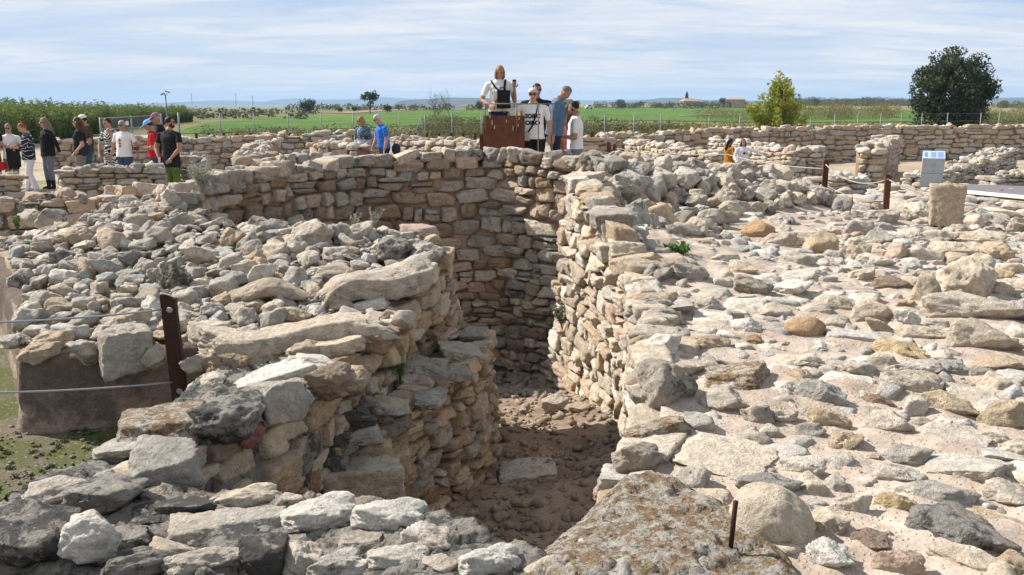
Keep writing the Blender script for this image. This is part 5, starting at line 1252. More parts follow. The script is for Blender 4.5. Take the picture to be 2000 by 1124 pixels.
# bare tree
bt = thing('bare_tree', 'leafless twiggy tree left of the platform', 'tree', (xat(868, 95), 95, 0)); m = MB()
def branch(p, d, L, r_, dep, g):
    e = p + d * L; m.tube([p, p.lerp(e, .5) + Vector((g.gauss(0, .03), 0, g.gauss(0, .03))) * L, e], [r_, r_ * .8, r_ * .55], 5)
    if dep:
        for _ in range(g.choice((2, 3))):
            nd = (d + Vector((g.gauss(0, .38), g.gauss(0, .38), g.gauss(.12, .2)))).normalized(); branch(e, nd, L * g.uniform(.6, .85), r_ * .6, dep - 1, g)
gg = random.Random(4)
for k in range(7): branch(Vector((gg.uniform(-1.2, .8), 0, 0)), Vector((gg.gauss(-.15, .28), gg.gauss(0, .2), 1)).normalized(), gg.uniform(.7, 1.2), .035, 4, gg)
part(m, 'branches', M_BARK, bt, True)
# orchard beyond the gate
orch_me = []; orch_tr = []
for k in range(4):
    g = random.Random(120 + k); C = []; Q = []
    for i in range(16):
        a = g.uniform(0, 6.28); r_ = g.uniform(.05, .75); hh = g.uniform(1.5, 2.35)
        for j in range(7):
            t_ = j / 6; C.append((math.cos(a) * r_ * t_, math.sin(a) * r_ * t_, .25 + hh * t_ * .92)); Q.append(.30 * (1.25 - .85 * t_))
    orch_me.append(leaf_mesh('crown', C, Q, 2600, .06, M_ORCH, 130 + k, up=.6))
    m = MB(); limbs(m, (0, 0, -.1), (0, 0, 1.5), .05, 8, .8, 140 + k); orch_tr.append(m.mesh('trunk', M_BARK, True))
orr = random.Random(3)
for row, off in ((0, 0), (1, 3.2), (2, 6.4), (3, 10)):
    n = 40 if row < 3 else 34
    for i in range(n):
        f = max(0.0, (i + orr.uniform(-.2, .2)) / (n - 1))
        d = 44 + 62 * f ** 1.5 + off; px = -70 + 440 * f ** .8 - off * 3
        if px > 385: continue
        t = thing('orchard_tree', 'slender leafy fruit tree in the orchard rows behind the visitors on the left', 'tree', (xat(px, d), d, 0), 'fruit trees in the orchard rows', orr.uniform(0, 6.28))
        k = orr.randrange(4); s = orr.uniform(.74, 1.0) * (1.0 - .20 * f)
        for nm, me in (('crown', orch_me[k]), ('trunk', orch_tr[k])):
            o = bpy.data.objects.new(nm, me); COL.objects.link(o); o.parent = t
        t.scale = (1.1, 1.1, s)
# scrub and reeds between the wall and the fields
def scrub(name, label, spans, mat, seed, n, size, up, kind='scrub'):
    g = random.Random(seed); C = []; Q = []
    for px0, px1, d0, d1, h, cnt in spans:
        for _ in range(cnt):
            px = g.uniform(px0, px1); d = g.uniform(d0, d1); r_ = h * g.uniform(.35, .6); C.append((xat(px, d), d, r_ * .8 * g.uniform(.5, 1.3))); Q.append((r_ * 1.5, r_ * 1.5, r_))
    o = bpy.data.objects.new(name, leaf_mesh(name, C, Q, n, size, mat, seed, up=up)); COL.objects.link(o)
    tag(o, label, kind, kind='stuff')
scrub('scrub', 'dark green scrub growing along the fence behind the stone walls', [(830, 1340, 52, 62, 1.15, 150), (840, 940, 58, 75, 1.3, 30), (640, 840, 52, 62, .8, 50), (1280, 1500, 52, 62, .95, 70), (1560, 1800, 60, 72, .75, 60), (1900, 2060, 62, 80, 1.25, 60), (380, 700, 56, 66, .65, 60)], M_SCRUB, 31, 60000, .055, .5)
scrub('reeds', 'dry straw coloured reeds and grass tufts along the fence', [(830, 1330, 48, 52, .55, 70), (1330, 1480, 51, 56, 1.0, 60), (380, 840, 52, 55, .45, 70), (1560, 1800, 57, 60, .45, 40), (1920, 2060, 58, 70, 1.0, 40), (1370, 1480, 110, 130, 1.6, 20), (1570, 1760, 115, 140, 2.2, 40), (1900, 2060, 110, 140, 1.8, 30)], M_REED, 32, 30000, .06, 2.2, 'reeds')
scrub('far_scrub', 'dark line of scrub and hedges far across the fields', [(380, 620, 120, 190, 1.2, 60), (560, 960, 240, 330, 1.6, 90), (1150, 1420, 320, 420, 2.4, 70), (1545, 1790, 500, 640, 5.0, 120), (1500, 1570, 300, 330, 2.0, 20), (1930, 2060, 330, 420, 2.4, 40), (940, 1150, 320, 420, 1.6, 40), (1330, 1400, 480, 520, 3, 15)], mat_leaf('hedge_leaf', (.05, .068, .028), (.10, .115, .05), (.13, .12, .06), .2), 33, 50000, .27, .3, 'hedge')
# fields
def mat_field(name, c1, c2, sc):
    t = NT(name); p = t.geo.outputs['Position']
    mp = t.n('ShaderNodeMapping'); mp.inputs['Scale'].default_value = (1, .35, 1); t.set(mp.inputs[0], p)
    n1 = t.noise(mp.outputs[0], sc, 6, .65); n2 = t.noise(p, sc * 30, 4, .7)
    col = t.vec('SCALE', t.mix(t.step(n1, .35, .65), c1, c2), t.math('MULTIPLY', t.lin(n2, .3, .7, .72, 1.28), t.lin(t.noise(mp.outputs[0], sc * 6, 5, .7), .3, .7, .7, 1.3))); t.bump(n2, .8, .05); return t.done(col, .95)
M_GREEN = mat_field('young_cereal', (.055, .118, .014), (.085, .150, .024), .05)
M_DRY = mat_field('dry_field', (.25, .20, .10), (.19, .175, .075), .06)
M_PLOUGH = mat_field('bare_field', (.27, .17, .115), (.32, .22, .15), .06)
def field_sheet(name, pix, mat, z):
    P = [atz(px, py, z) for px, py in pix]; me = bpy.data.meshes.new(name); me.from_pydata([tuple(p) for p in P], [], [tuple(range(len(P)))]); me.update(); me.materials.append(mat)
    if me.polygons[0].normal.z < 0: me.flip_normals()
    o = bpy.data.objects.new(name, me); COL.objects.link(o); tag(o, kind='structure')
field_sheet('green_field', [(330, 262), (470, 258), (700, 250), (960, 240), (960, 218), (850, 212.5), (720, 223), (560, 227), (400, 240)], M_GREEN, .04)
field_sheet('green_field', [(900, 236), (1300, 236), (1520, 240), (1800, 238), (2060, 236), (2060, 224), (1800, 216), (1500, 211), (1100, 210.5), (900, 215)], M_GREEN, .05)
field_sheet('dry_field', [(900, 214.4), (1100, 209.8), (1500, 210.3), (1800, 215.3), (2060, 223), (2060, 209), (1500, 204.5), (900, 206)], M_DRY, .06)
field_sheet('bare_field', [(690, 221), (850, 211.5), (760, 214), (640, 221)], M_PLOUGH, .09)
rd = [(150, 285), (300, 272), (360, 268), (352, 262), (280, 264), (100, 272)]
field_sheet('gravel_road', rd, mat_earth('pale_gravel', (.38, .34, .29), (.45, .41, .36), 2, .5), .03)
# far buildings and a car
M_FARSTONE = mat_plain('far_stone', (.36, .29, .22), .95, .2, 2); M_ROOF = mat_plain('clay_roof', (.34, .25, .17), .95, .2, 2); M_DARKO = mat_plain('dark_opening', (.03, .03, .03))
def house(name, label, px, d, w_, dp, h_, hip, doors, rz=0.0, wallmat=None):
    t = thing(name, label, 'building', (xat(px, d), d, 0), None, rz)
    m = MB(); m.box((0, 0, h_ / 2), (w_, dp, h_)); part(m, 'wall', wallmat or M_FARSTONE, t)
    e = .25; m = MB(); m.add([(-w_ / 2 - e, -dp / 2 - e, h_), (w_ / 2 + e, -dp / 2 - e, h_), (w_ / 2 + e, dp / 2 + e, h_), (-w_ / 2 - e, dp / 2 + e, h_), (-w_ / 2 * .55, 0, h_ + hip), (w_ / 2 * .55, 0, h_ + hip)], [(0, 1, 5, 4), (1, 2, 5), (2, 3, 4, 5), (3, 0, 4), (3, 2, 1, 0)]); part(m, 'roof', M_ROOF, t)
    for x, z, ww, hh in doors:
        m = MB(); m.box((x, -dp / 2 - .02, z + hh / 2), (ww, .06, hh)); part(m, 'door' if z < .1 else 'window', M_DARKO, t)
house('stone_barn', 'small tan stone barn with a sloping roof left of the yellow green tree', 1436, 390, 7.0, 5, 3.1, .75, [(-1.6, 0, .7, 2.0)], -.35)
house('farmhouse', 'low distant farmhouse with a tiled roof at the foot of the cypress', 1346, 480, 8.0, 6, 2.6, 1.3, [(-1.5, 0.0, 1.4, 1.6), (2, .8, .9, .9)], .2)
house('farm_shed', 'grey flat shed behind the head of the man in the grey blue shirt', 1098, 420, 8.5, 5, 3.2, .3, [(1, 0, 1.2, 2)], 0)
house('hilltop_building', 'pale block like building on the skyline right of the yellow green tree', 1650, 1500, 34, 14, 7.0, .8, [(-10, 2, 2, 2), (-3, 2, 2, 2), (4, 2, 2, 2), (11, 2, 2, 2)], 0, mat_plain('far_pale_wall', (.42, .41, .40)))
ct = thing('white_car', 'tiny white car driving on the far road beyond the field', 'car', (xat(1150, 290), 290, .05), None, .15)
m = MB(); m.box((0, 0, .55), (2.0, 1.3, .5)); m.add([(-.7, -.6, .8), (.75, -.6, .8), (.75, .6, .8), (-.7, .6, .8), (-.4, -.5, 1.25), (.5, -.5, 1.25), (.5, .5, 1.25), (-.4, .5, 1.25)], [(0, 1, 5, 4), (1, 2, 6, 5), (2, 3, 7, 6), (3, 0, 4, 7), (4, 5, 6, 7)]); part(m, 'body', mat_plain('white_car_paint', (.75, .75, .74), .3, .02, 10, .5), ct)
m = MB(); m.box((.05, -.56, 1.02), (1.0, .12, .3)); part(m, 'window', M_DARKO, ct)
for sx in (-.6, .6):
    m = MB(); m.tube([(sx, -.68, .3), (sx, -.5, .3)], .28, 12); part(m, 'wheel', M_DARKO, ct)
for i, (px, d, h_) in enumerate([(461, 700, 8), (494, 640, 6), (375, 800, 9)]):
    m = MB(); x = xat(px, d); m.tube([(x, d, 0), (x, d, h_)], [.22, .14], 6); m.box((x, d, h_ * .93), (1.6, .2, .15))
    o = m.build('power_pole', M_FENCE, None); tag(o, ['power pole in line with the man in green trousers and the bushy tree', 'short power pole right of its taller neighbour on the plain', 'power pole above the left end of the green field'][i], 'pole')
# hills
def hills(prof, d0, depth, mat, seed):
    xs = np.linspace(xat(prof[0][0], d0), xat(prof[-1][0], d0), 420); ys = np.linspace(d0, d0 + depth, 24)
    X, Y = np.meshgrid(xs, ys, indexing='ij'); pxs = 1000 + X / (d0 + depth * .5) * CP * F
    H = np.interp(pxs, [p[0] for p in prof], [(198.3 - p[1] + 1.5) / F * (d0 + depth * .5) + CAMZ for p in prof])
    t = (Y - d0) / depth; H = H * np.clip(np.sin(np.pi * t), 0, 1) ** .6 * (1 + (fbm(X, Y, 1 / (depth * .25), 4, seed) - .5) * .10) + (fbm(X, Y, 1 / 90, 3, seed) - .5) * 3
    idx = np.arange(X.size).reshape(X.shape); q = np.stack([idx[:-1, :-1], idx[1:, :-1], idx[1:, 1:], idx[:-1, 1:]], -1).reshape(-1, 4)
    o = obj_np('hills', np.stack([X, Y, np.where(t < .02, -20, np.where(t > .98, -20, H - 17 * (1 - np.clip(np.sin(np.pi * t), 0, 1) ** .6)))], -1).reshape(-1, 3), q, mat); tag(o, kind='structure')
M_HILL = mat_field('wooded_hill', (.03, .038, .02), (.07, .07, .045), .004)
hills([(-900, 205), (0, 203), (220, 204), (330, 204), (400, 199.5), (460, 196), (520, 199), (570, 199), (590, 193), (640, 195), (700, 194.5), (740, 192), (765, 190), (800, 193), (860, 194), (930, 191.5), (1000, 195), (1080, 197), (1200, 195.5), (1300, 194), (1420, 196.5), (1500, 196), (1600, 194), (1800, 193.5), (1940, 190.5), (2000, 191), (2900, 194)], 6600, 2200, M_HILL, 3)
hills([(760, 199), (830, 194.5), (880, 191), (950, 192), (1010, 198)], 2700, 900, M_HILL, 5)
hills([(1230, 199), (1285, 191.5), (1330, 192), (1370, 198), (1600, 197.5), (1780, 197), (1930, 192), (2300, 190)], 2900, 900, M_HILL, 7)

# small plants on the ruins
def plant(label, px, py, d, h, w, n, mat, size, up, seed, name='plant', stems=7):
    p = atd(px, py, d) if d else None
    t = thing(name, label, 'plant', p)
    g = random.Random(seed); m = MB(); C = []; Q = []
    for i in range(stems):
        a = g.uniform(0, 6.28); k = g.uniform(.1, .5) * w; e = Vector((math.cos(a) * k, math.sin(a) * k, h * g.uniform(.6, 1)))
        m.tube([(0, 0, -.03), e * .5 + Vector((0, 0, h * .08)), e], [.004, .003, .0015], 4)
        for j in range(5): C.append(tuple(e * (.35 + .16 * j))); Q.append(w * .11)
    part(m, 'stems', mat, t)
    o = bpy.data.objects.new('leaves', leaf_mesh('leaves', C, Q, n, size, mat, seed, up=up, shell=.1)); COL.objects.link(o); o.parent = t
plant('silvery dry bush growing on the left rim of the well', 396, 372, 10.3, .30, .36, 1500, M_SILVER, .011, .5, 201, 'silver_bush', 22)
plant('small bright green clump of weeds on the edge of the sunlit platform', 1330, 492, 9.1, .06, .34, 700, M_WEED, .017, .2, 202)
plant('thin pale weed, left of the two in front of the well wall', 690, 452, 9.6, .20, .22, 160, M_SILVER, .010, .8, 203)
plant('thin weed with white seed heads, right of two by the well wall', 728, 446, 9.7, .20, .26, 160, M_SILVER, .010, .8, 204)
plant('grey green weed hanging on the sunlit passage wall', 1098, 640, 11.2, .30, .22, 500, mat_leaf('grey_weed', (.12, .14, .09), (.22, .24, .17), None, .2), .018, .3, 205)
plant('small tuft growing between the stones of the upper ledge wall', 782, 742, 6.75, .13, .12, 200, M_WEED, .011, .8, 206)
plant('tiny green plant at the foot of the brown clod at lower right', 1712, 1046, 3.95, .04, .10, 90, M_WEED, .012, .2, 207)
plant('tiny green sprout in the gravel beside the tan stone', 1617, 880, 4.9, .03, .07, 60, M_WEED, .010, .2, 208)
plant('dark green fern sprouting from the far well wall', 1014, 396, 13.5, .14, .2, 220, M_WEED, .022, .1, 209)
plant('patch of green weeds beside the dark upright boulder', 410, 572, 7.7, .07, .42, 600, M_WEED, .014, .3, 210)
plant('wispy green weed at the left end of the rubble heap', 36, 452, 9.1, .16, .10, 120, M_WEED, .012, 1.0, 211)
plant('thin weed growing up the sunlit wall near its outer corner', 1218, 618, 8.4, .20, .14, 160, M_WEED, .012, .8, 212)
# low weeds over the mossy gravel
g = random.Random(77); C = []; Q = []
for _ in range(260):
    x = g.uniform(-3.2, -1.6); y = g.uniform(3.7, 6.2)
    if inside(x, y, moss_poly): C.append((x, y, zM(x, y) + .005)); Q.append((g.uniform(.015, .05), g.uniform(.015, .05), .010))
o = bpy.data.objects.new('ground_weeds', leaf_mesh('ground_weeds', C, Q, 7000, .010, mat_leaf('olive_moss', (.05, .075, .018), (.10, .12, .035), None, .2), 5, up=.6, shell=.1)); COL.objects.link(o); tag(o, 'low weeds and moss on the gravel at lower left', 'weeds', kind='stuff')
items = [((x, y, zM(x, y) + .006), (s, s * .8, s * .6), (0, 0, a)) for x, y, s, a in [(g.uniform(-3.3, -1.6), g.uniform(3.6, 6.2), g.choice((.006, .008, .012, .02)), g.uniform(0, 6)) for _ in range(700)]]
rock_stuff('gravel', None, items, 'tiny', (.33, .28, .23, .1), label='loose gravel on the mossy strip at lower left', cat='gravel')

# ================================================================== air
hz = MB(); hz.box((0, 4700, 17), (15000, 10400, 82))
o = hz.build('haze', None); hm = bpy.data.materials.new('haze'); hm.use_nodes = True; hm.node_tree.nodes.clear()
ho = hm.node_tree.nodes.new('ShaderNodeOutputMaterial'); hv = hm.node_tree.nodes.new('ShaderNodeVolumePrincipled')
hv.inputs['Color'].default_value = (.52, .74, 1, 1); hv.inputs['Density'].default_value = 1.7e-4; hv.inputs['Anisotropy'].default_value = 0.0
hm.node_tree.links.new(hv.outputs[0], ho.inputs['Volume']); o.data.materials.append(hm); tag(o, kind='stuff')
o.location.z = 0

# ================================================================== the visitors
def cloth(name, c, var=.12, sc=60):
    t = NT(name); p = t.geo.outputs['Position']
    n = t.noise(p, 9, 4, .6); n2 = t.noise(p, 200, 2, .5)
    rgb = t.n('ShaderNodeRGB'); rgb.outputs[0].default_value = (*c, 1)
    t.bump(n, .7, .02)
    return t.done(t.vec('SCALE', rgb.outputs[0], t.math('MULTIPLY', t.lin(n, .3, .7, 1 - var, 1 + var), t.lin(n2, .3, .7, .93, 1.07))), .92)
SKIN = mat_plain('skin', (.48, .27, .19), .55, .06, 25, .3)
SKIN2 = mat_plain('tanned_skin', (.38, .205, .135), .55, .06, 25, .3)
EYE = mat_plain('eye_dark', (.02, .016, .012), .3, 0, 5, .5); LIP = mat_plain('lip', (.33, .12, .09), .6, .02)
GLASSES = mat_plain('dark_lens', (.012, .011, .011), .15, 0, 5, .6)
WHITE = cloth('white_cotton', (.74, .73, .72), .05); BLACK = cloth('black_cotton', (.018, .018, .02)); JEANS = cloth('blue_denim', (.045, .075, .14), .2)
DJEANS = cloth('dark_denim', (.022, .03, .05), .2); GJEANS = cloth('grey_denim', (.16, .18, .22), .2); KHAKI = cloth('khaki_twill', (.26, .21, .16)); TAUPE = cloth('taupe_twill', (.20, .175, .155))
WTROUS = cloth('white_twill', (.62, .62, .70), .06); OLIVE = cloth('dark_olive', (.055, .052, .03)); RED = cloth('red_cotton', (.50, .022, .03)); GREEN = cloth('grass_green_twill', (.10, .155, .032), .25)
BLUE = cloth('bright_blue_cotton', (.035, .15, .56)); SLATE = cloth('slate_blue_cotton', (.085, .155, .24)); PINK = cloth('pink_cotton', (.62, .20, .20)); MUST = cloth('mustard_wool', (.33, .15, .02)); NAVY = cloth('navy_twill', (.02, .026, .05))
SHOEW = cloth('white_shoe', (.55, .54, .52)); SHOEB = cloth('black_shoe', (.02, .02, .02)); BROWNL = mat_plain('brown_leather', (.22, .11, .05), .6, .1, 30)
HB = {'brown': (.085, .05, .03), 'dark': (.022, .016, .013), 'red': (.24, .075, .02), 'blond': (.27, .175, .09), 'grey': (.30, .28, .26), 'lgrey': (.42, .41, .40), 'ash': (.20, .155, .105), 'sgrey': (.15, .14, .13)}
def hairmat(k):
    t = NT(k + '_hair'); p = t.geo.outputs['Position']; mp = t.n('ShaderNodeMapping'); mp.inputs['Scale'].default_value = (1, 1, .15); t.set(mp.inputs[0], p)
    n = t.noise(mp.outputs[0], 120, 4, .6); rgb = t.n('ShaderNodeRGB'); rgb.outputs[0].default_value = (*HB[k], 1); t.bump(n, .6, .006)
    return t.done(t.vec('SCALE', rgb.outputs[0], t.lin(n, .3, .7, .6, 1.45)), .55)
HAIR = {k: hairmat(k) for k in HB}
def stripes(name, c1, c2, scale, dist, thr=.5):
    t = NT(name); tc = t.n('ShaderNodeTexCoord'); w = t.n('ShaderNodeTexWave', bands_direction='Z'); t.set(w.inputs[0], tc.outputs['Object'])
    w.inputs['Scale'].default_value = scale; w.inputs['Distortion'].default_value = dist; w.inputs['Detail'].default_value = 2; w.inputs['Detail Scale'].default_value = .8
    return t.done(t.mix(t.step(w.outputs['Fac'], thr - .05, thr + .05), c1, c2), .9)
ZEBRA = stripes('zebra_print', (.02, .02, .02), (.66, .64, .60), 5.0, 22)
JACKET = stripes('dark_jacket_white_stripes', (.02, .024, .04), (.5, .5, .5), 4.0, 14, .955)
def patchwork():
    t = NT('patterned_top'); tc = t.n('ShaderNodeTexCoord'); s = t.n('ShaderNodeSeparateXYZ'); t.set(s.inputs[0], tc.outputs['Object'])
    n = t.noise(tc.outputs['Object'], 9, 3, .6); z = t.math('ADD', s.outputs[2], t.math('MULTIPLY', n, .12))
    c = t.mix(t.step(z, 1.02, 1.05), (.52, .25, .25), (.42, .42, .46)); c = t.mix(t.step(z, 1.13, 1.16), c, (.045, .05, .055)); c = t.mix(t.step(z, 1.22, 1.25), c, (.05, .11, .17))
    c = t.mix(t.step(t.noise(tc.outputs['Object'], 26, 3, .6), .58, .63), c, (.5, .5, .5)); return t.done(c, .9)
PATCH = patchwork()
def cap_print():
    t = NT('purple_patterned_cap'); n = t.noise(t.geo.outputs['Position'], 40, 2, .5); return t.done(t.mix(t.step(n, .45, .55), (.20, .10, .20), (.45, .20, .24)), .9)
CAPP = cap_print()
def V3(*a): return Vector(a)
def remesh(mb, voxel, smooth_it=4):
    me = bpy.data.meshes.new('tmp'); me.from_pydata([tuple(v) for v in mb.V], [], mb.Fc); me.update()
    o = bpy.data.objects.new('tmp', me); COL.objects.link(o)
    r = o.modifiers.new('r', 'REMESH'); r.mode = 'VOXEL'; r.voxel_size = voxel; r.use_smooth_shade = True
    s = o.modifiers.new('s', 'SMOOTH'); s.iterations = smooth_it; s.factor = .5
    dg = bpy.context.evaluated_depsgraph_get(); dg.update()
    out = bpy.data.meshes.new_from_object(o.evaluated_get(dg), preserve_all_data_layers=False, depsgraph=dg)
    bpy.data.objects.remove(o); bpy.data.meshes.remove(me)
    return out
def seg_dist(P, a, b):
    a = np.array(a); b = np.array(b); d = b - a; t = np.clip(((P - a) @ d) / max(d @ d, 1e-9), 0, 1)
    return np.linalg.norm(P - (a + t[:, None] * d), axis=1), t
def person(label, px, d, zg, H, face, top=WHITE, bottom=JEANS, shoes=SHOEB, skin=SKIN, sleeve=.55, hem=.50, female=False, hair='brown', hstyle='short', head=(0, 0), armR=None, armL=None, lean=0.0,
           glasses=False, cap=None, brim=True, dress=False, wide=1.0, stance=.0, beard=False, boots=None, scarf=None, long_sleeve=False, step=0.0, handopen=False, name='person', dx=0.0):
    """one visitor: a continuous body grown round a posed skeleton; local -Y is the way the person faces"""
    t = thing(name, label, 'person', (xat(px, d) + dx, d, zg), None, R(face))
    u = H
    sw = (.112 if female else .128) * u * wide; hw = .052 * u
    tilt = Matrix.Rotation(lean, 3, 'X')
    pel = V3(0, 0, .53 * u)
    def T(p): return pel + tilt @ (p - pel)
    cz = lambda f: f * u
    mb = MB()
    # torso, neck and head in one stack of sections
    fw = .94 if female else 1.0
    torso = [(.455, .060, .058), (.49, .082, .066), (.53, .094 if female else .088, .068), (.575, .088, .064), (.62, .078 * fw, .060), (.67, .082 * fw, .064), (.72, .092 * fw, .070 + (.006 if female else 0)), (.765, .098 * fw, .066), (.80, .099 * fw, .054), (.822, .080, .045), (.84, .042, .036), (.87, .031, .033)]
    secs = []
    for z, rx, ry in torso:
        c = T(V3(0, .004 * u, z * u)); secs.append((c, rx * u * wide * 1.06, ry * u * (wide if z < .8 else 1) * 1.05))
    mb.loft(secs, 20)
    Rh = tilt @ Matrix.Rotation(head[0], 3, 'Z') @ Matrix.Rotation(head[1], 3, 'X')
    nb = T(V3(0, 0, .855 * u)); hc = nb + Rh @ V3(0, -.012 * u, .080 * u)
    mb.tube([nb - V3(0, 0, .03 * u), nb + (hc - nb) * .55], [.031 * u, .029 * u], 12)
    mb.ellipsoid(hc + Rh @ V3(0, .004 * u, .008 * u), (.044 * u, .054 * u, .058 * u), Rh, 18, 12)
    mb.ellipsoid(hc + Rh @ V3(0, -.012 * u, -.026 * u), (.036 * u, .040 * u, .042 * u), Rh, 16, 10)
    mb.ellipsoid(hc + Rh @ V3(0, -.052 * u, -.010 * u), (.008 * u, .012 * u, .016 * u), Rh, 10, 8)        # nose
    mb.ellipsoid(hc + Rh @ V3(0, -.040 * u, -.052 * u), (.015 * u, .013 * u, .011 * u), Rh, 10, 8)        # chin
    for s in (-1, 1): mb.ellipsoid(hc + Rh @ V3(s * .046 * u, .006 * u, -.008 * u), (.006 * u, .011 * u, .018 * u), Rh, 8, 8)
    bones = [('head', nb, hc + Rh @ V3(0, 0, .05 * u), .05 * u)]
    hands = {}
    def nrm(v): return Vector(v).normalized()
    fing = MB()
    for s, arm in ((-1, armR), (1, armL)):
        ud, fd = arm or ((s * .16, .03, -1), (s * .04, -.22, -1))
        sh = T(V3(s * sw, .004 * u, .793 * u)); ud = nrm(ud); fd = nrm(fd)
        el = sh + ud * .172 * u; wr = el + fd * .150 * u; hd = wr + fd * .052 * u
        ra = .026 * u if female else .029 * u
        loose = 1.22
        mb.tube([T(V3(s * sw * .55, 0, .795 * u)), sh, sh.lerp(el, .5), el], [.036 * u, .0315 * u, ra * (loose if sleeve >= .5 else 1), ra * (.95 if not long_sleeve else 1.1)], 12)
        mb.ellipsoid(sh - V3(0, 0, .004 * u), (.032 * u, .032 * u, .031 * u), None, 12, 8); mb.ellipsoid(el, (ra * .95,) * 3, None, 10, 8)
        mb.tube([el, el.lerp(wr, .35), wr], [ra * .92, ra * .90, .0155 * u * (1.15 if long_sleeve else 1)], 12)
        # palm, four unequal fingers, a thumb from the side
        side = fd.cross(V3(0, 1, 0)); 
        if side.length < .2: side = fd.cross(V3(1, 0, 0))
        side.normalize(); pn = fd.cross(side).normalized()
        Mh = Matrix((side, pn, fd)).transposed()
        mb.ellipsoid(wr + fd * .028 * u, (.021 * u, .011 * u, .032 * u), Mh, 12, 8)
        curl = .45
        for k, (off, ln) in enumerate(((-.015, .040), (-.005, .046), (.005, .044), (.014, .034))):
            b0 = wr + fd * .050 * u + side * off * u; dirn = fd
            b1 = b0 + (fd - pn * .12).normalized() * ln * .5 * u; b2 = b1 + (fd - pn * curl * 1.3).normalized() * ln * .5 * u
            fing.tube([b0 - fd * .012 * u, b0, b1, b2], [.0052 * u, .0055 * u, .005 * u, .004 * u], 6)
        sg = s
        b0 = wr + fd * .020 * u - side * .018 * u; b1 = b0 + (fd * .6 - side * .7 - pn * .2).normalized() * .020 * u; b2 = b1 + (fd - side * .1 - pn * .3).normalized() * .020 * u
        fing.tube([b0, b1, b2], [.0068 * u, .006 * u, .0048 * u], 6)
        bones += [('arm', sh, el, ra * 1.1, s), ('fore', el, wr, .02 * u, s), ('hand', wr, hd + fd * .04 * u, .018 * u, s)]
        hands[s] = (wr + fd * .05 * u, fd, side, pn)
    for s in (-1, 1):
        hip = V3(s * hw, 0, .50 * u); kn = V3(s * (hw + stance * .5 * u), -.012 * u + s * step * -.04 * u, .285 * u); an = V3(s * (hw * .92 + stance * u), .010 * u + s * step * .10 * u, .048 * u)
        lw = 1.10 if not boots else 1.0
        mb.tube([hip + V3(0, 0, .03 * u), hip - V3(0, 0, .03 * u), hip.lerp(kn, .5), kn, kn.lerp(an, .35), an + V3(0, 0, .01 * u)], [.056 * u * wide, .056 * u * wide, .048 * u * lw, .037 * u * lw, .037 * u * lw, .029 * u * lw], 14)
        mb.tube([an + V3(0, .012 * u, -.020 * u), an + V3(s * .006 * u, -.045 * u, -.026 * u), an + V3(s * .012 * u, -.088 * u, -.032 * u)], [.026 * u, .025 * u, .016 * u], 10)
        mb.tube([an + V3(0, 0, .02 * u), an + V3(0, .004 * u, -.022 * u)], [.027 * u, .027 * u], 10)
        bones += [('leg', hip, kn, .05 * u), ('shin', kn, an, .035 * u), ('foot', an + V3(0, .01 * u, -.02 * u), an + V3(s * .01 * u, -.085 * u, -.03 * u), .024 * u)]
    if dress:
        mb.loft([(V3(0, 0, .20 * u), .120 * u, .095 * u), (V3(0, 0, .35 * u), .115 * u, .09 * u), (V3(0, 0, .50 * u), .105 * u, .085 * u), (T(V3(0, 0, .62 * u)), .088 * u, .07 * u)], 20)
    elif hem < .56:        # a shirt hangs a little clear of the hips
        mb.loft([(T(V3(0, 0, hem * u)), .098 * u * wide * (1.08 if female else 1.04), .078 * u * wide), (T(V3(0, 0, (hem + .07) * u)), .095 * u * wide, .075 * u * wide), (T(V3(0, 0, .70 * u)), .092 * u * wide, .071 * u * wide), (T(V3(0, 0, .76 * u)), .08 * u, .06 * u)], 20)
    me = remesh(mb, .0145 * u / 1.7, 3)
    nv = len(me.vertices); P = np.empty(nv * 3, dtype=np.float32); me.vertices.foreach_get('co', P); P = P.reshape(-1, 3).astype(float)
    nf = len(me.polygons); Cn = np.empty(nf * 3, dtype=np.float32); me.polygons.foreach_get('center', Cn); Cn = Cn.reshape(-1, 3).astype(float)
    ti = np.array(tilt.transposed()); Ct = (Cn - np.array(pel)) @ ti.T + np.array(pel)                       # upright frame for hems
    best = np.full(nf, 9.0); idm = np.zeros(nf, dtype=np.int32)
    # 0 skin 1 top 2 bottom 3 shoes 4 eye 5 lip
    zt = Ct[:, 2] / u
    dt = np.hypot(Cn[:, 0] / 1.3, (Cn[:, 1]))
    # torso as default where no limb is nearer
    core, _ = seg_dist(Cn, T(V3(0, 0, .50 * u)), T(V3(0, 0, .80 * u))); best = core - .085 * u * wide
    coll = .838 if not dress else .83
    idm[:] = np.where(zt > hem, 1, 2)
    if dress: idm[:] = 1
    for b in bones:
        dd, tt = seg_dist(Cn, b[1], b[2]); dd = dd - b[3]; m = dd < best; best = np.where(m, dd, best)
        if b[0] == 'head': v = np.where(tt >= 0, 0, 0)
        elif b[0] == 'arm': v = np.where(tt < (sleeve if not long_sleeve else 2), 1, 0)
        elif b[0] == 'fore': v = np.where((tt < .93) & long_sleeve, 1, 0)
        elif b[0] == 'hand': v = np.zeros(nf, int)
        elif b[0] == 'leg': v = np.where(zt > hem, 1, 2)
        elif b[0] == 'shin': v = np.where((tt > (boots or .97)), 3, 2)
        else: v = np.full(nf, 3)
        if dress and b[0] in ('leg', 'shin'): v = np.where(Cn[:, 2] > .21 * u, 1, 0)
        idm = np.where(m, v, idm)
    idm = np.where((zt > .845) & (np.hypot(Ct[:, 0], Ct[:, 1]) < .07 * u) & (idm == 1), 0, idm)
    hl = (Cn - np.array(hc)) @ np.array(Rh)                                                                # in head axes
    eye = (hl[:, 1] < -.036 * u) & (np.abs(np.abs(hl[:, 0]) - .018 * u) < .009 * u) & (np.abs(hl[:, 2] - .006 * u) < .0055 * u)
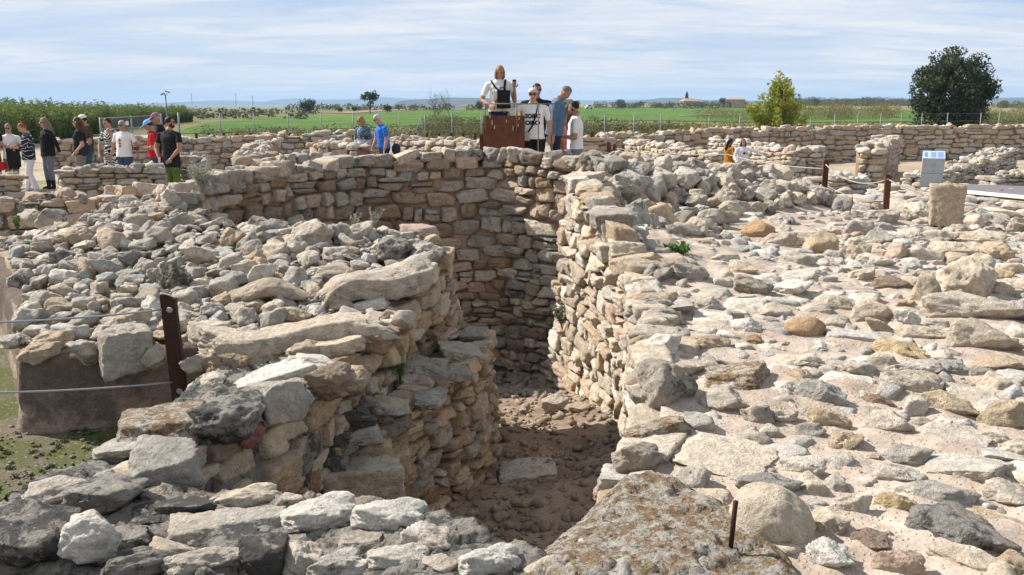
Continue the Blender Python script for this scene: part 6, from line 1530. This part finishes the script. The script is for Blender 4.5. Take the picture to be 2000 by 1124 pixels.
    lip = (hl[:, 1] < -.036 * u) & (np.abs(hl[:, 0]) < .015 * u) & (np.abs(hl[:, 2] + .036 * u) < .005 * u)
    idm = np.where(eye & (idm == 0), 4, np.where(lip & (idm == 0), 5, idm))
    me.materials.clear()
    for mm in (skin, top, bottom, shoes, EYE, LIP): me.materials.append(mm)
    me.polygons.foreach_set('material_index', idm.astype(np.int32)); me.polygons.foreach_set('use_smooth', np.ones(nf, dtype=bool))
    # fingers belong to the same mesh
    bm = bmesh.new(); bm.from_mesh(me)
    vs = [bm.verts.new(v) for v in fing.V]
    for f in fing.Fc:
        ff = bm.faces.new([vs[i] for i in f]); ff.smooth = True; ff.material_index = 0
    # cloth stands proud of the skin and creases a little
    bm.normal_update()
    for v in bm.verts:
        if v.link_faces and all(f.material_index in (1, 2) for f in v.link_faces):
            k = .004 + .007 * mnoise.noise(v.co * 14 + V3(px, 0, 0)) + .006 * mnoise.noise(V3(v.co.x * 30, v.co.y * 30, v.co.z * 12 + px))
            v.co = v.co + v.normal * k
    bm.to_mesh(me); bm.free()
    o = bpy.data.objects.new('body', me); COL.objects.link(o); o.parent = t
    # hair, cap, glasses
    def child(mb2, nm, mat, smooth=True): return mb2.build(nm, mat, t, smooth, world=False)
    if hstyle != 'none':
        h = MB(); rs = (.049 * u, .059 * u, .063 * u); nu, nvv = 24, 16; V = []; keepv = []
        for j in range(nvv + 1):
            a = math.pi * j / nvv
            for i in range(nu):
                b = 2 * math.pi * i / nu; v = V3(math.sin(a) * math.cos(b), math.sin(a) * math.sin(b), math.cos(a))
                k = 1 + .05 * mnoise.noise(v * 4 + V3(px, 1, 2))
                V.append(hc + Rh @ V3(v.x * rs[0] * k, v.y * rs[1] * k + .006 * u, v.z * rs[2] * k + .008 * u)); keepv.append(v)
        low = {'short': -.35, 'bob': -.75, 'long': -.8, 'buzz': -.2, 'tied': -.45}[hstyle]
        Fc = []
        for j in range(nvv):
            for i in range(nu):
                q = (j * nu + i, (j + 1) * nu + i, (j + 1) * nu + (i + 1) % nu, j * nu + (i + 1) % nu)
                c = (keepv[q[0]] + keepv[q[2]]) / 2
                fr = c.y < -.28 and c.z < (.52 if hstyle != 'bob' else .42) and abs(c.x) < (.78 if hstyle in ('bob', 'long') else .95)
                if fr or c.z < low or (c.y < -.05 and c.z < .05 and hstyle in ('short', 'buzz')): continue
                Fc.append(q)
        h.add(V, Fc)
        if hstyle == 'bob':
            for s in (-1, 1): h.ellipsoid(hc + Rh @ V3(s * .044 * u, -.004 * u, -.026 * u), (.014 * u, .038 * u, .050 * u), Rh)
            h.ellipsoid(hc + Rh @ V3(0, .040 * u, -.030 * u), (.046 * u, .026 * u, .050 * u), Rh)
        if hstyle == 'long':
            for s in (-1, 1): h.tube([hc + Rh @ V3(s * .040 * u, .0, .01 * u), hc + Rh @ V3(s * .048 * u, .012 * u, -.05 * u), T(V3(s * .055 * u, .035 * u, .79 * u)), T(V3(s * .045 * u, .055 * u, .735 * u))], [.018 * u, .024 * u, .026 * u, .008 * u], 8)
            h.tube([hc + Rh @ V3(0, .045 * u, 0), hc + Rh @ V3(0, .05 * u, -.06 * u), T(V3(0, .07 * u, .78 * u)), T(V3(0, .075 * u, .70 * u))], [.036 * u, .042 * u, .046 * u, .012 * u], 10, ell=.6)
        if hstyle == 'tied': h.ellipsoid(hc + Rh @ V3(0, .058 * u, .0), (.024 * u, .022 * u, .026 * u), Rh)
        child(h, 'hair', HAIR[hair])
    if beard:
        b = MB(); b.ellipsoid(hc + Rh @ V3(0, -.020 * u, -.045 * u), (.036 * u, .033 * u, .026 * u), Rh)
        for s in (-1, 1): b.ellipsoid(hc + Rh @ V3(s * .036 * u, -.004 * u, -.026 * u), (.008 * u, .018 * u, .03 * u), Rh)
        child(b, 'beard', HAIR['dark' if hair != 'grey' else 'grey'])
    if scarf is not None:
        b = MB(); nu = 20; secs = []
        V = []; Fc = []
        for j, (z, k) in enumerate(((.018, 1.02), (.035, 1.05), (.055, .92), (.070, .6), (.076, .1))):
            for i in range(nu): a = 2 * math.pi * i / nu; V.append(hc + Rh @ V3(math.cos(a) * .050 * u * k, math.sin(a) * .061 * u * k + .006 * u, z * u + .012 * u * math.sin(a) * (-1 if j < 2 else 0)))
        for j in range(4):
            for i in range(nu): Fc.append((j * nu + i, j * nu + (i + 1) % nu, (j + 1) * nu + (i + 1) % nu, (j + 1) * nu + i))
        b.add(V, Fc); b.ellipsoid(hc + Rh @ V3(0, .062 * u, .012 * u), (.02 * u, .016 * u, .02 * u), Rh); child(b, 'headscarf', scarf)
    if cap is not None:
        b = MB(); nu = 20; V = []; Fc = []
        for j in range(7):
            a = math.pi / 2 * (1 - j / 6)
            for i in range(nu): c = 2 * math.pi * i / nu; V.append(hc + Rh @ V3(math.cos(c) * math.sin(a) * .053 * u, math.sin(c) * math.sin(a) * .063 * u + .004 * u, .022 * u + math.cos(a) * .058 * u))
        for j in range(6):
            for i in range(nu): Fc.append((j * nu + i, j * nu + (i + 1) % nu, (j + 1) * nu + (i + 1) % nu, (j + 1) * nu + i))
        b.add(V, Fc)
        if brim: b.ellipsoid(hc + Rh @ V3(0, -.075 * u, .022 * u), (.042 * u, .046 * u, .006 * u), Rh @ Matrix.Rotation(.18, 3, 'X'))
        child(b, 'cap', cap)
    if glasses:
        b = MB()
        for s in (-1, 1):
            b.ellipsoid(hc + Rh @ V3(s * .020 * u, -.050 * u, .006 * u), (.0175 * u, .005 * u, .0145 * u), Rh, 12, 8)
            b.tube([hc + Rh @ V3(s * .036 * u, -.046 * u, .009 * u), hc + Rh @ V3(s * .050 * u, .004 * u, .006 * u)], .0025 * u, 6)
        b.tube([hc + Rh @ V3(-.01 * u, -.052 * u, .009 * u), hc + Rh @ V3(.01 * u, -.052 * u, .009 * u)], .0025 * u, 6)
        child(b, 'sunglasses', GLASSES)
    return dict(root=t, u=u, hands=hands, T=T, hc=hc, Rh=Rh, tilt=tilt, child=child, body=o)
def held(pp, name, label, cat, mb, mat, smooth=True):
    """a thing a visitor carries: top-level, standing where the visitor's frame puts it"""
    r = pp['root']; o = mb.build(name, mat, None, smooth); o.location = r.location; o.rotation_euler = r.rotation_euler
    return tag(o, label, cat)
def strap(pp, pts, w, mat, nm='strap', thick=.008):
    mb = MB(); u = pp['u']
    mb.tube([pp['T'](V3(*p) * u) for p in pts], w, 6, True, .45)
    return pp['child'](mb, nm, mat)
def phone(pp, s, label):
    c, fd, sd, pn = pp['hands'][s]; M = Matrix((sd, pn, fd)).transposed(); mb = MB(); mb.box(c + fd * .02 - pn * .016, (.07, .010, .14), M=M)
    held(pp, 'phone', label, 'phone', mb, mat_plain('phone_black', (.02, .02, .022), .25, 0, 5, .5), False)
HOLD = ((-.12, .10, -1), (.35, -1, .25)); 
# ---- group on the left
p = person('person at the extreme left edge in dark clothes, mostly cut off by the frame', -16, 23.6, -.02, 1.66, 40, BLACK, DJEANS, hair='dark', hstyle='short', armL=((.25, -.2, -1), (.1, -1, .1)), female=True)
p = person('woman in white t-shirt and sunglasses with a black jacket over her arm', 20, 23.8, -.06, 1.62, 12, WHITE, KHAKI, SHOEB, female=True, hair='ash', hstyle='short', glasses=True, head=(0, .15), armR=((-.3, .0, -1), (.45, -1, .05)), armL=((.35, 0, -1), (-.3, -1, -.05)), hem=.49, wide=1.08)
m = MB()
for k in range(6): m.tube([V3(.02 + .045 * k, -.30, 1.02 - .01 * k), V3(.03 + .045 * k, -.33, .82), V3(.05 + .04 * k, -.30, .55 + .05 * (k % 2))], [.035, .05, .035], 8)
m.tube([V3(-.02, -.30, 1.0), V3(.30, -.26, 1.02)], .055, 10)
held(p, 'black_jacket', 'black jacket draped over the forearm of the woman in white with sunglasses', 'jacket', m, BLACK)
m = MB(); m.ellipsoid(V3(-.17, -.16, .62), (.09, .06, .10)); m.tube([V3(-.22, -.16, .68), V3(-.20, -.16, .86), V3(-.14, -.16, .68)], .008, 6)
held(p, 'red_bag', 'small red bag hanging at the far left beside khaki trousers', 'bag', m, RED)
p = person('red haired woman in dark striped jacket and white trousers bending her head', 55, 22.9, -.02, 1.64, -48, JACKET, WTROUS, SHOEW, female=True, hair='red', hstyle='short', head=(-.1, .6), long_sleeve=True, armR=((-.05, -.15, -1), (.2, -1, .15)), armL=((.08, -.15, -1), (-.2, -1, .15)), hem=.47, wide=1.12, step=.5)
p = person('woman with long grey brown hair in loose black top, grey jeans and black boots', 93, 23.6, .0, 1.70, -42, BLACK, GJEANS, SHOEB, female=True, hair='ash', hstyle='long', glasses=True, head=(-.2, .1), long_sleeve=True, armR=((-.2, .35, -1), (.5, .45, -.7)), armL=((.2, .35, -1), (-.5, .45, -.7)), hem=.47, wide=1.16, boots=.62, stance=.03)
p = person('woman with long dark brown hair in black t-shirt and taupe trousers', 157, 22.6, .05, 1.68, -78, BLACK, TAUPE, SHOEB, female=True, hair='brown', hstyle='long', glasses=True, head=(-.1, .05), sleeve=.75, armL=((.22, .40, -1), (-.25, -.75, -.70)), armR=((-.1, .1, -1), (.1, -.8, -.7)), hem=.50, wide=1.08)
m = MB(); m.ellipsoid(V3(.20, .12, .98), (.06, .12, .17)); m.tube([V3(.16, .06, 1.1), V3(.10, .02, 1.36), V3(.16, .14, 1.12)], .012, 6)
held(p, 'shoulder_bag', 'dark shoulder bag behind the woman with long brown hair', 'bag', m, DJEANS)
p = person('man in white cap and dark olive t-shirt behind the long haired woman', 171, 24.2, .02, 1.74, -70, OLIVE, JEANS, SHOEB, SKIN2, hair='dark', hstyle='short', cap=WHITE, head=(0, .3), sleeve=.7, armL=((.15, .25, -1), (-.1, -.8, -.5)), wide=1.1)
p = person('dark haired woman in zebra print dress raising a hand to her face', 217, 23.4, .0, 1.70, -22, ZEBRA, ZEBRA, SHOEB, female=True, hair='dark', hstyle='short', head=(-.35, .25), dress=True, sleeve=.8, armR=((-.35, -.25, -1), (.35, -.45, -.8)), armL=((.25, -.35, -.85), (-.35, -.45, 1.15)))
p = person('grey haired woman in white t-shirt, sunglasses and blue jeans', 243, 22.2, .1, 1.56, -14, WHITE, JEANS, SHOEB, SKIN2, female=True, hair='grey', hstyle='short', glasses=True, head=(-.1, .1), sleeve=.6, armL=((.35, .25, -1), (-.25, .35, -.9)), armR=((-.3, -.02, -1), (-.15, -.2, -1)), hem=.49, wide=1.16)
m = MB()
for z, r_ in ((1.13, .030), (1.06, .022), (1.0, .026)): m.ellipsoid(V3(-.005 + .02 * (z - 1.06), -.145, z), (r_, .012, r_))
p['child'](m, 'shirt_print', mat_plain('red_grey_print', (.30, .10, .11), .9, .5, 40))
p = person('man in red t-shirt and light blue cap looking down at his phone', 300, 22.4, .0, 1.68, -74, RED, JEANS, SHOEB, SKIN2, hair='dark', hstyle='short', cap=cloth('light_blue_cap', (.22, .42, .72)), head=(0, .45), sleeve=.75, armR=((-.1, -.1, -1), (.12, -1, .05)), armL=((.1, -.05, -1), (-.12, -1, .0)), hem=.50, wide=1.02)
phone(p, 1, 'phone in the hands of the man in the red t-shirt')
strap(p, [(.055, -.065, .82), (.085, -.02, .845), (.09, .06, .80), (.08, .085, .66), (.075, .08, .55)], .018, BLACK)
p = person('man in patterned purple cap and black t-shirt between the red and black shirts', 313, 23.8, .05, 1.76, -52, BLACK, DJEANS, SHOEB, SKIN2, hair='grey', hstyle='short', cap=CAPP, head=(-.1, .3), armR=((-.1, -.1, -1), (.3, -1, 0)), wide=1.08)
p = person('bearded man in black t-shirt and green trousers holding hands behind his back', 334, 20.8, .0, 1.76, 152, BLACK, GREEN, SHOEB, SKIN2, hair='dark', hstyle='buzz', beard=True, glasses=True, head=(-.75, 0), sleeve=.62, armR=((-.28, .25, -1), (.62, .35, -.75)), armL=((.28, .25, -1), (-.62, .35, -.75)), hem=.41, wide=1.16, stance=.012)
# ---- couple in the middle distance
p = person('woman in patterned top and jeans walking left, sunglasses on', 709, 26.5, .0, 1.70, -36, PATCH, JEANS, SHOEW, female=True, hair='blond', hstyle='bob', glasses=True, head=(-.1, .25), long_sleeve=True, armR=((-.1, -.1, -1), (.1, -.5, -.9)), armL=((.15, .05, -1), (-.25, -.8, -.6)), hem=.46, wide=1.08, step=.8)
p = person('grey haired man in bright blue t-shirt and dark trousers looking down', 750, 25.8, .0, 1.78, -64, BLUE, NAVY, SHOEB, hair='lgrey', hstyle='short', glasses=True, head=(-.1, .35), sleeve=.72, lean=.14, armR=((-.1, -.2, -1), (0, -.45, -1)), armL=((.1, .1, -1), (0, -.25, -1)), hem=.50, wide=1.14, step=.7)
m = MB(); m.ellipsoid(V3(.08, .30, .86), (.10, .12, .15)); held(p, 'backpack', 'dark blue bag carried behind the man in the bright blue shirt', 'bag', m, DJEANS)
# ---- group on the viewing platform
p = person('woman in white t-shirt standing highest on the platform and holding up a phone', 976, 18.0, 1.02, 1.70, 0, WHITE, NAVY, SHOEB, SKIN2, female=True, hair='blond', hstyle='bob', head=(.08, .42), sleeve=.72, armR=((-.42, .12, -1), (.55, -.7, -.35)), armL=((.22, -.05, -1), (-.02, -.75, 1.15)), hem=.52, wide=1.1)
phone(p, 1, 'phone held up by the woman on the platform')
m = MB(); m.box((.075, -.19, 1.10), (.23, .12, .30)); m.box((.075, -.26, 1.04), (.18, .04, .16)); m.box((.075, -.19, .97), (.25, .13, .08)); m.tube([V3(.01, -.19, 1.24), V3(.02, -.2, 1.30), V3(.10, -.2, 1.30), V3(.11, -.19, 1.24)], .010, 6)
held(p, 'backpack', 'black backpack worn on the chest of the woman holding up a phone', 'backpack', m, BLACK, False)
strap(p, [(-.085, .02, .835), (-.080, -.055, .815), (-.04, -.085, .76), (.02, -.095, .71)], .020, BLACK); strap(p, [(.062, .02, .845), (.06, -.055, .825), (.055, -.085, .77), (.05, -.10, .72)], .022, BLACK)
strap(p, [(-.085, -.06, .76), (-.07, -.085, .69), (-.03, -.095, .61), (.0, -.10, .58)], .012, BLACK)
p = person('woman in white tee with black lettering, headscarf and sunglasses at the railing', 1041, 17.95, .66, 1.64, -6, WHITE, BLACK, SHOEB, female=True, hair='lgrey', hstyle='short', glasses=True, scarf=cloth('pale_scarf', (.50, .46, .42)), head=(-.05, .05), sleeve=.8, armR=((-.85, -.18, -.42), (-.45, -.45, .62)), armL=((.22, .1, -1), (.02, .05, -1)), hem=.46, wide=1.22)
fc = None
def lettering(pp, rows, mat):
    me = pp['body'].data
    from mathutils.bvhtree import BVHTree
    bv = BVHTree.FromPolygons([v.co.copy() for v in me.vertices], [tuple(q.vertices) for q in me.polygons])
    bm = bmesh.new()
    for txt, zc_, hgt, wd in rows:
        cu = bpy.data.curves.new('txt', 'FONT'); cu.body = txt; cu.size = 1; cu.align_x = 'CENTER'; cu.offset = .055; cu.resolution_u = 3
        ob = bpy.data.objects.new('txt', cu); COL.objects.link(ob); dg = bpy.context.evaluated_depsgraph_get(); dg.update()
        tm_ = bpy.data.meshes.new_from_object(ob.evaluated_get(dg)); bpy.data.objects.remove(ob)
        xs = [v.co.x for v in tm_.vertices]; ys = [v.co.y for v in tm_.vertices]; sx = wd / (max(xs) - min(xs)); sy = hgt / (max(ys) - min(ys)); y0 = min(ys); cx = (max(xs) + min(xs)) / 2
        base = len(bm.verts); vs = []
        for v in tm_.vertices:
            x = (v.co.x - cx) * sx; z = zc_ + (v.co.y - y0) * sy
            hit = bv.ray_cast(V3(x, -1, z), V3(0, 1, 0)); y = hit[0].y - .006 if hit[0] else -.14
            vs.append(bm.verts.new((x, y, z)))
        for q in tm_.polygons:
            try: bm.faces.new([vs[i] for i in q.vertices])
            except ValueError: pass
    me2 = bpy.data.meshes.new('lettering'); bm.to_mesh(me2); bm.free(); me2.materials.append(mat)
    o = bpy.data.objects.new('lettering', me2); COL.objects.link(o); o.parent = pp['root']
lettering(p, [('SOIIIC', 1.115, .085, .27), ('OIIIO', .995, .085, .27)], mat_plain('black_print', (.015, .015, .015), .8, 0))
m = MB(); m.box((-.13, -.19, .80), (.17, .09, .15)); held(p, 'small_bag', 'small pale grey bag hanging in front of the woman with lettering', 'bag', m, mat_plain('pale_canvas', (.42, .40, .36), .9, .1, 40), False)
strap(p, [(.065, .0, .845), (.06, -.06, .82), (.03, -.095, .70), (.0, -.105, .60), (-.05, -.11, .53)], .017, BLACK)
p = person('dark haired man in black behind the headscarf woman, arm resting on the rail', 1047, 18.6, .66, 1.74, -4, BLACK, DJEANS, SHOEB, SKIN2, hair='dark', hstyle='buzz', glasses=True, head=(.35, .1), sleeve=.55, armL=((.75, -.35, -.55), (.75, -.62, .02)), wide=1.08)
p = person('man in slate blue shirt bowing his grey head to the right', 1083, 18.3, .62, 1.80, 84, SLATE, NAVY, SHOEB, SKIN2, hair='sgrey', hstyle='buzz', head=(.1, .75), lean=.12, long_sleeve=True, armR=((-.12, .15, -1), (.02, .0, -1)), armL=((.12, .02, -1), (-.05, -.3, -1)), hem=.47, wide=1.2)
p = person('person in pink top mostly hidden behind the man in the white polo shirt', 1108, 19.3, .35, 1.66, 178, PINK, JEANS, SHOEB, female=True, hair='brown', hstyle='long', armL=((.2, -.1, -1), (-.1, -.6, -.6)))
m = MB(); m.ellipsoid(V3(.17, .10, .88), (.10, .08, .15)); m.tube([V3(.12, .08, 1.0), V3(.06, .1, 1.3), V3(.18, .1, 1.0)], .012, 6)
held(p, 'brown_bag', 'brown leather bag beside the legs of the man in the polo shirt', 'bag', m, BROWNL)
p = person('bearded man in white polo shirt and grey blue jeans facing left', 1123, 18.7, .32, 1.76, -98, WHITE, GJEANS, SHOEB, SKIN2, hair='dark', hstyle='short', beard=True, head=(0, .15), sleeve=.75, armR=((-.1, -.05, -1), (.1, -1, -.1)), armL=((.08, .02, -1), (-.1, -1, .05)), hem=.50, wide=1.1)
# ---- two girls on the right
p = person('girl with long dark hair in mustard coat behind the bright wall', 1424, 23.0, .12, 1.12, 120, MUST, MUST, SHOEB, female=True, hair='dark', hstyle='long', head=(-.3, .2), long_sleeve=True, armL=((.3, -.4, -.8), (.1, -1, -.2)), hem=.36, wide=1.15)
p = person('girl with dark hair in white sweater stretching out her arm', 1451, 22.6, .12, 1.12, 10, cloth('white_sweater', (.66, .66, .70)), GJEANS, SHOEB, SKIN2, female=True, hair='brown', hstyle='long', head=(-.15, .1), long_sleeve=True, armL=((.92, -.15, -.30), (.95, -.2, -.25)), armR=((-.3, 0, -1), (.1, -.6, -.6)), wide=1.1)
m = MB(); m.ellipsoid(V3(-.01, -.11, .80), (.035, .012, .022)); m.ellipsoid(V3(.055, -.108, .80), (.015, .012, .02)); p['child'](m, 'shirt_print', BLACK)
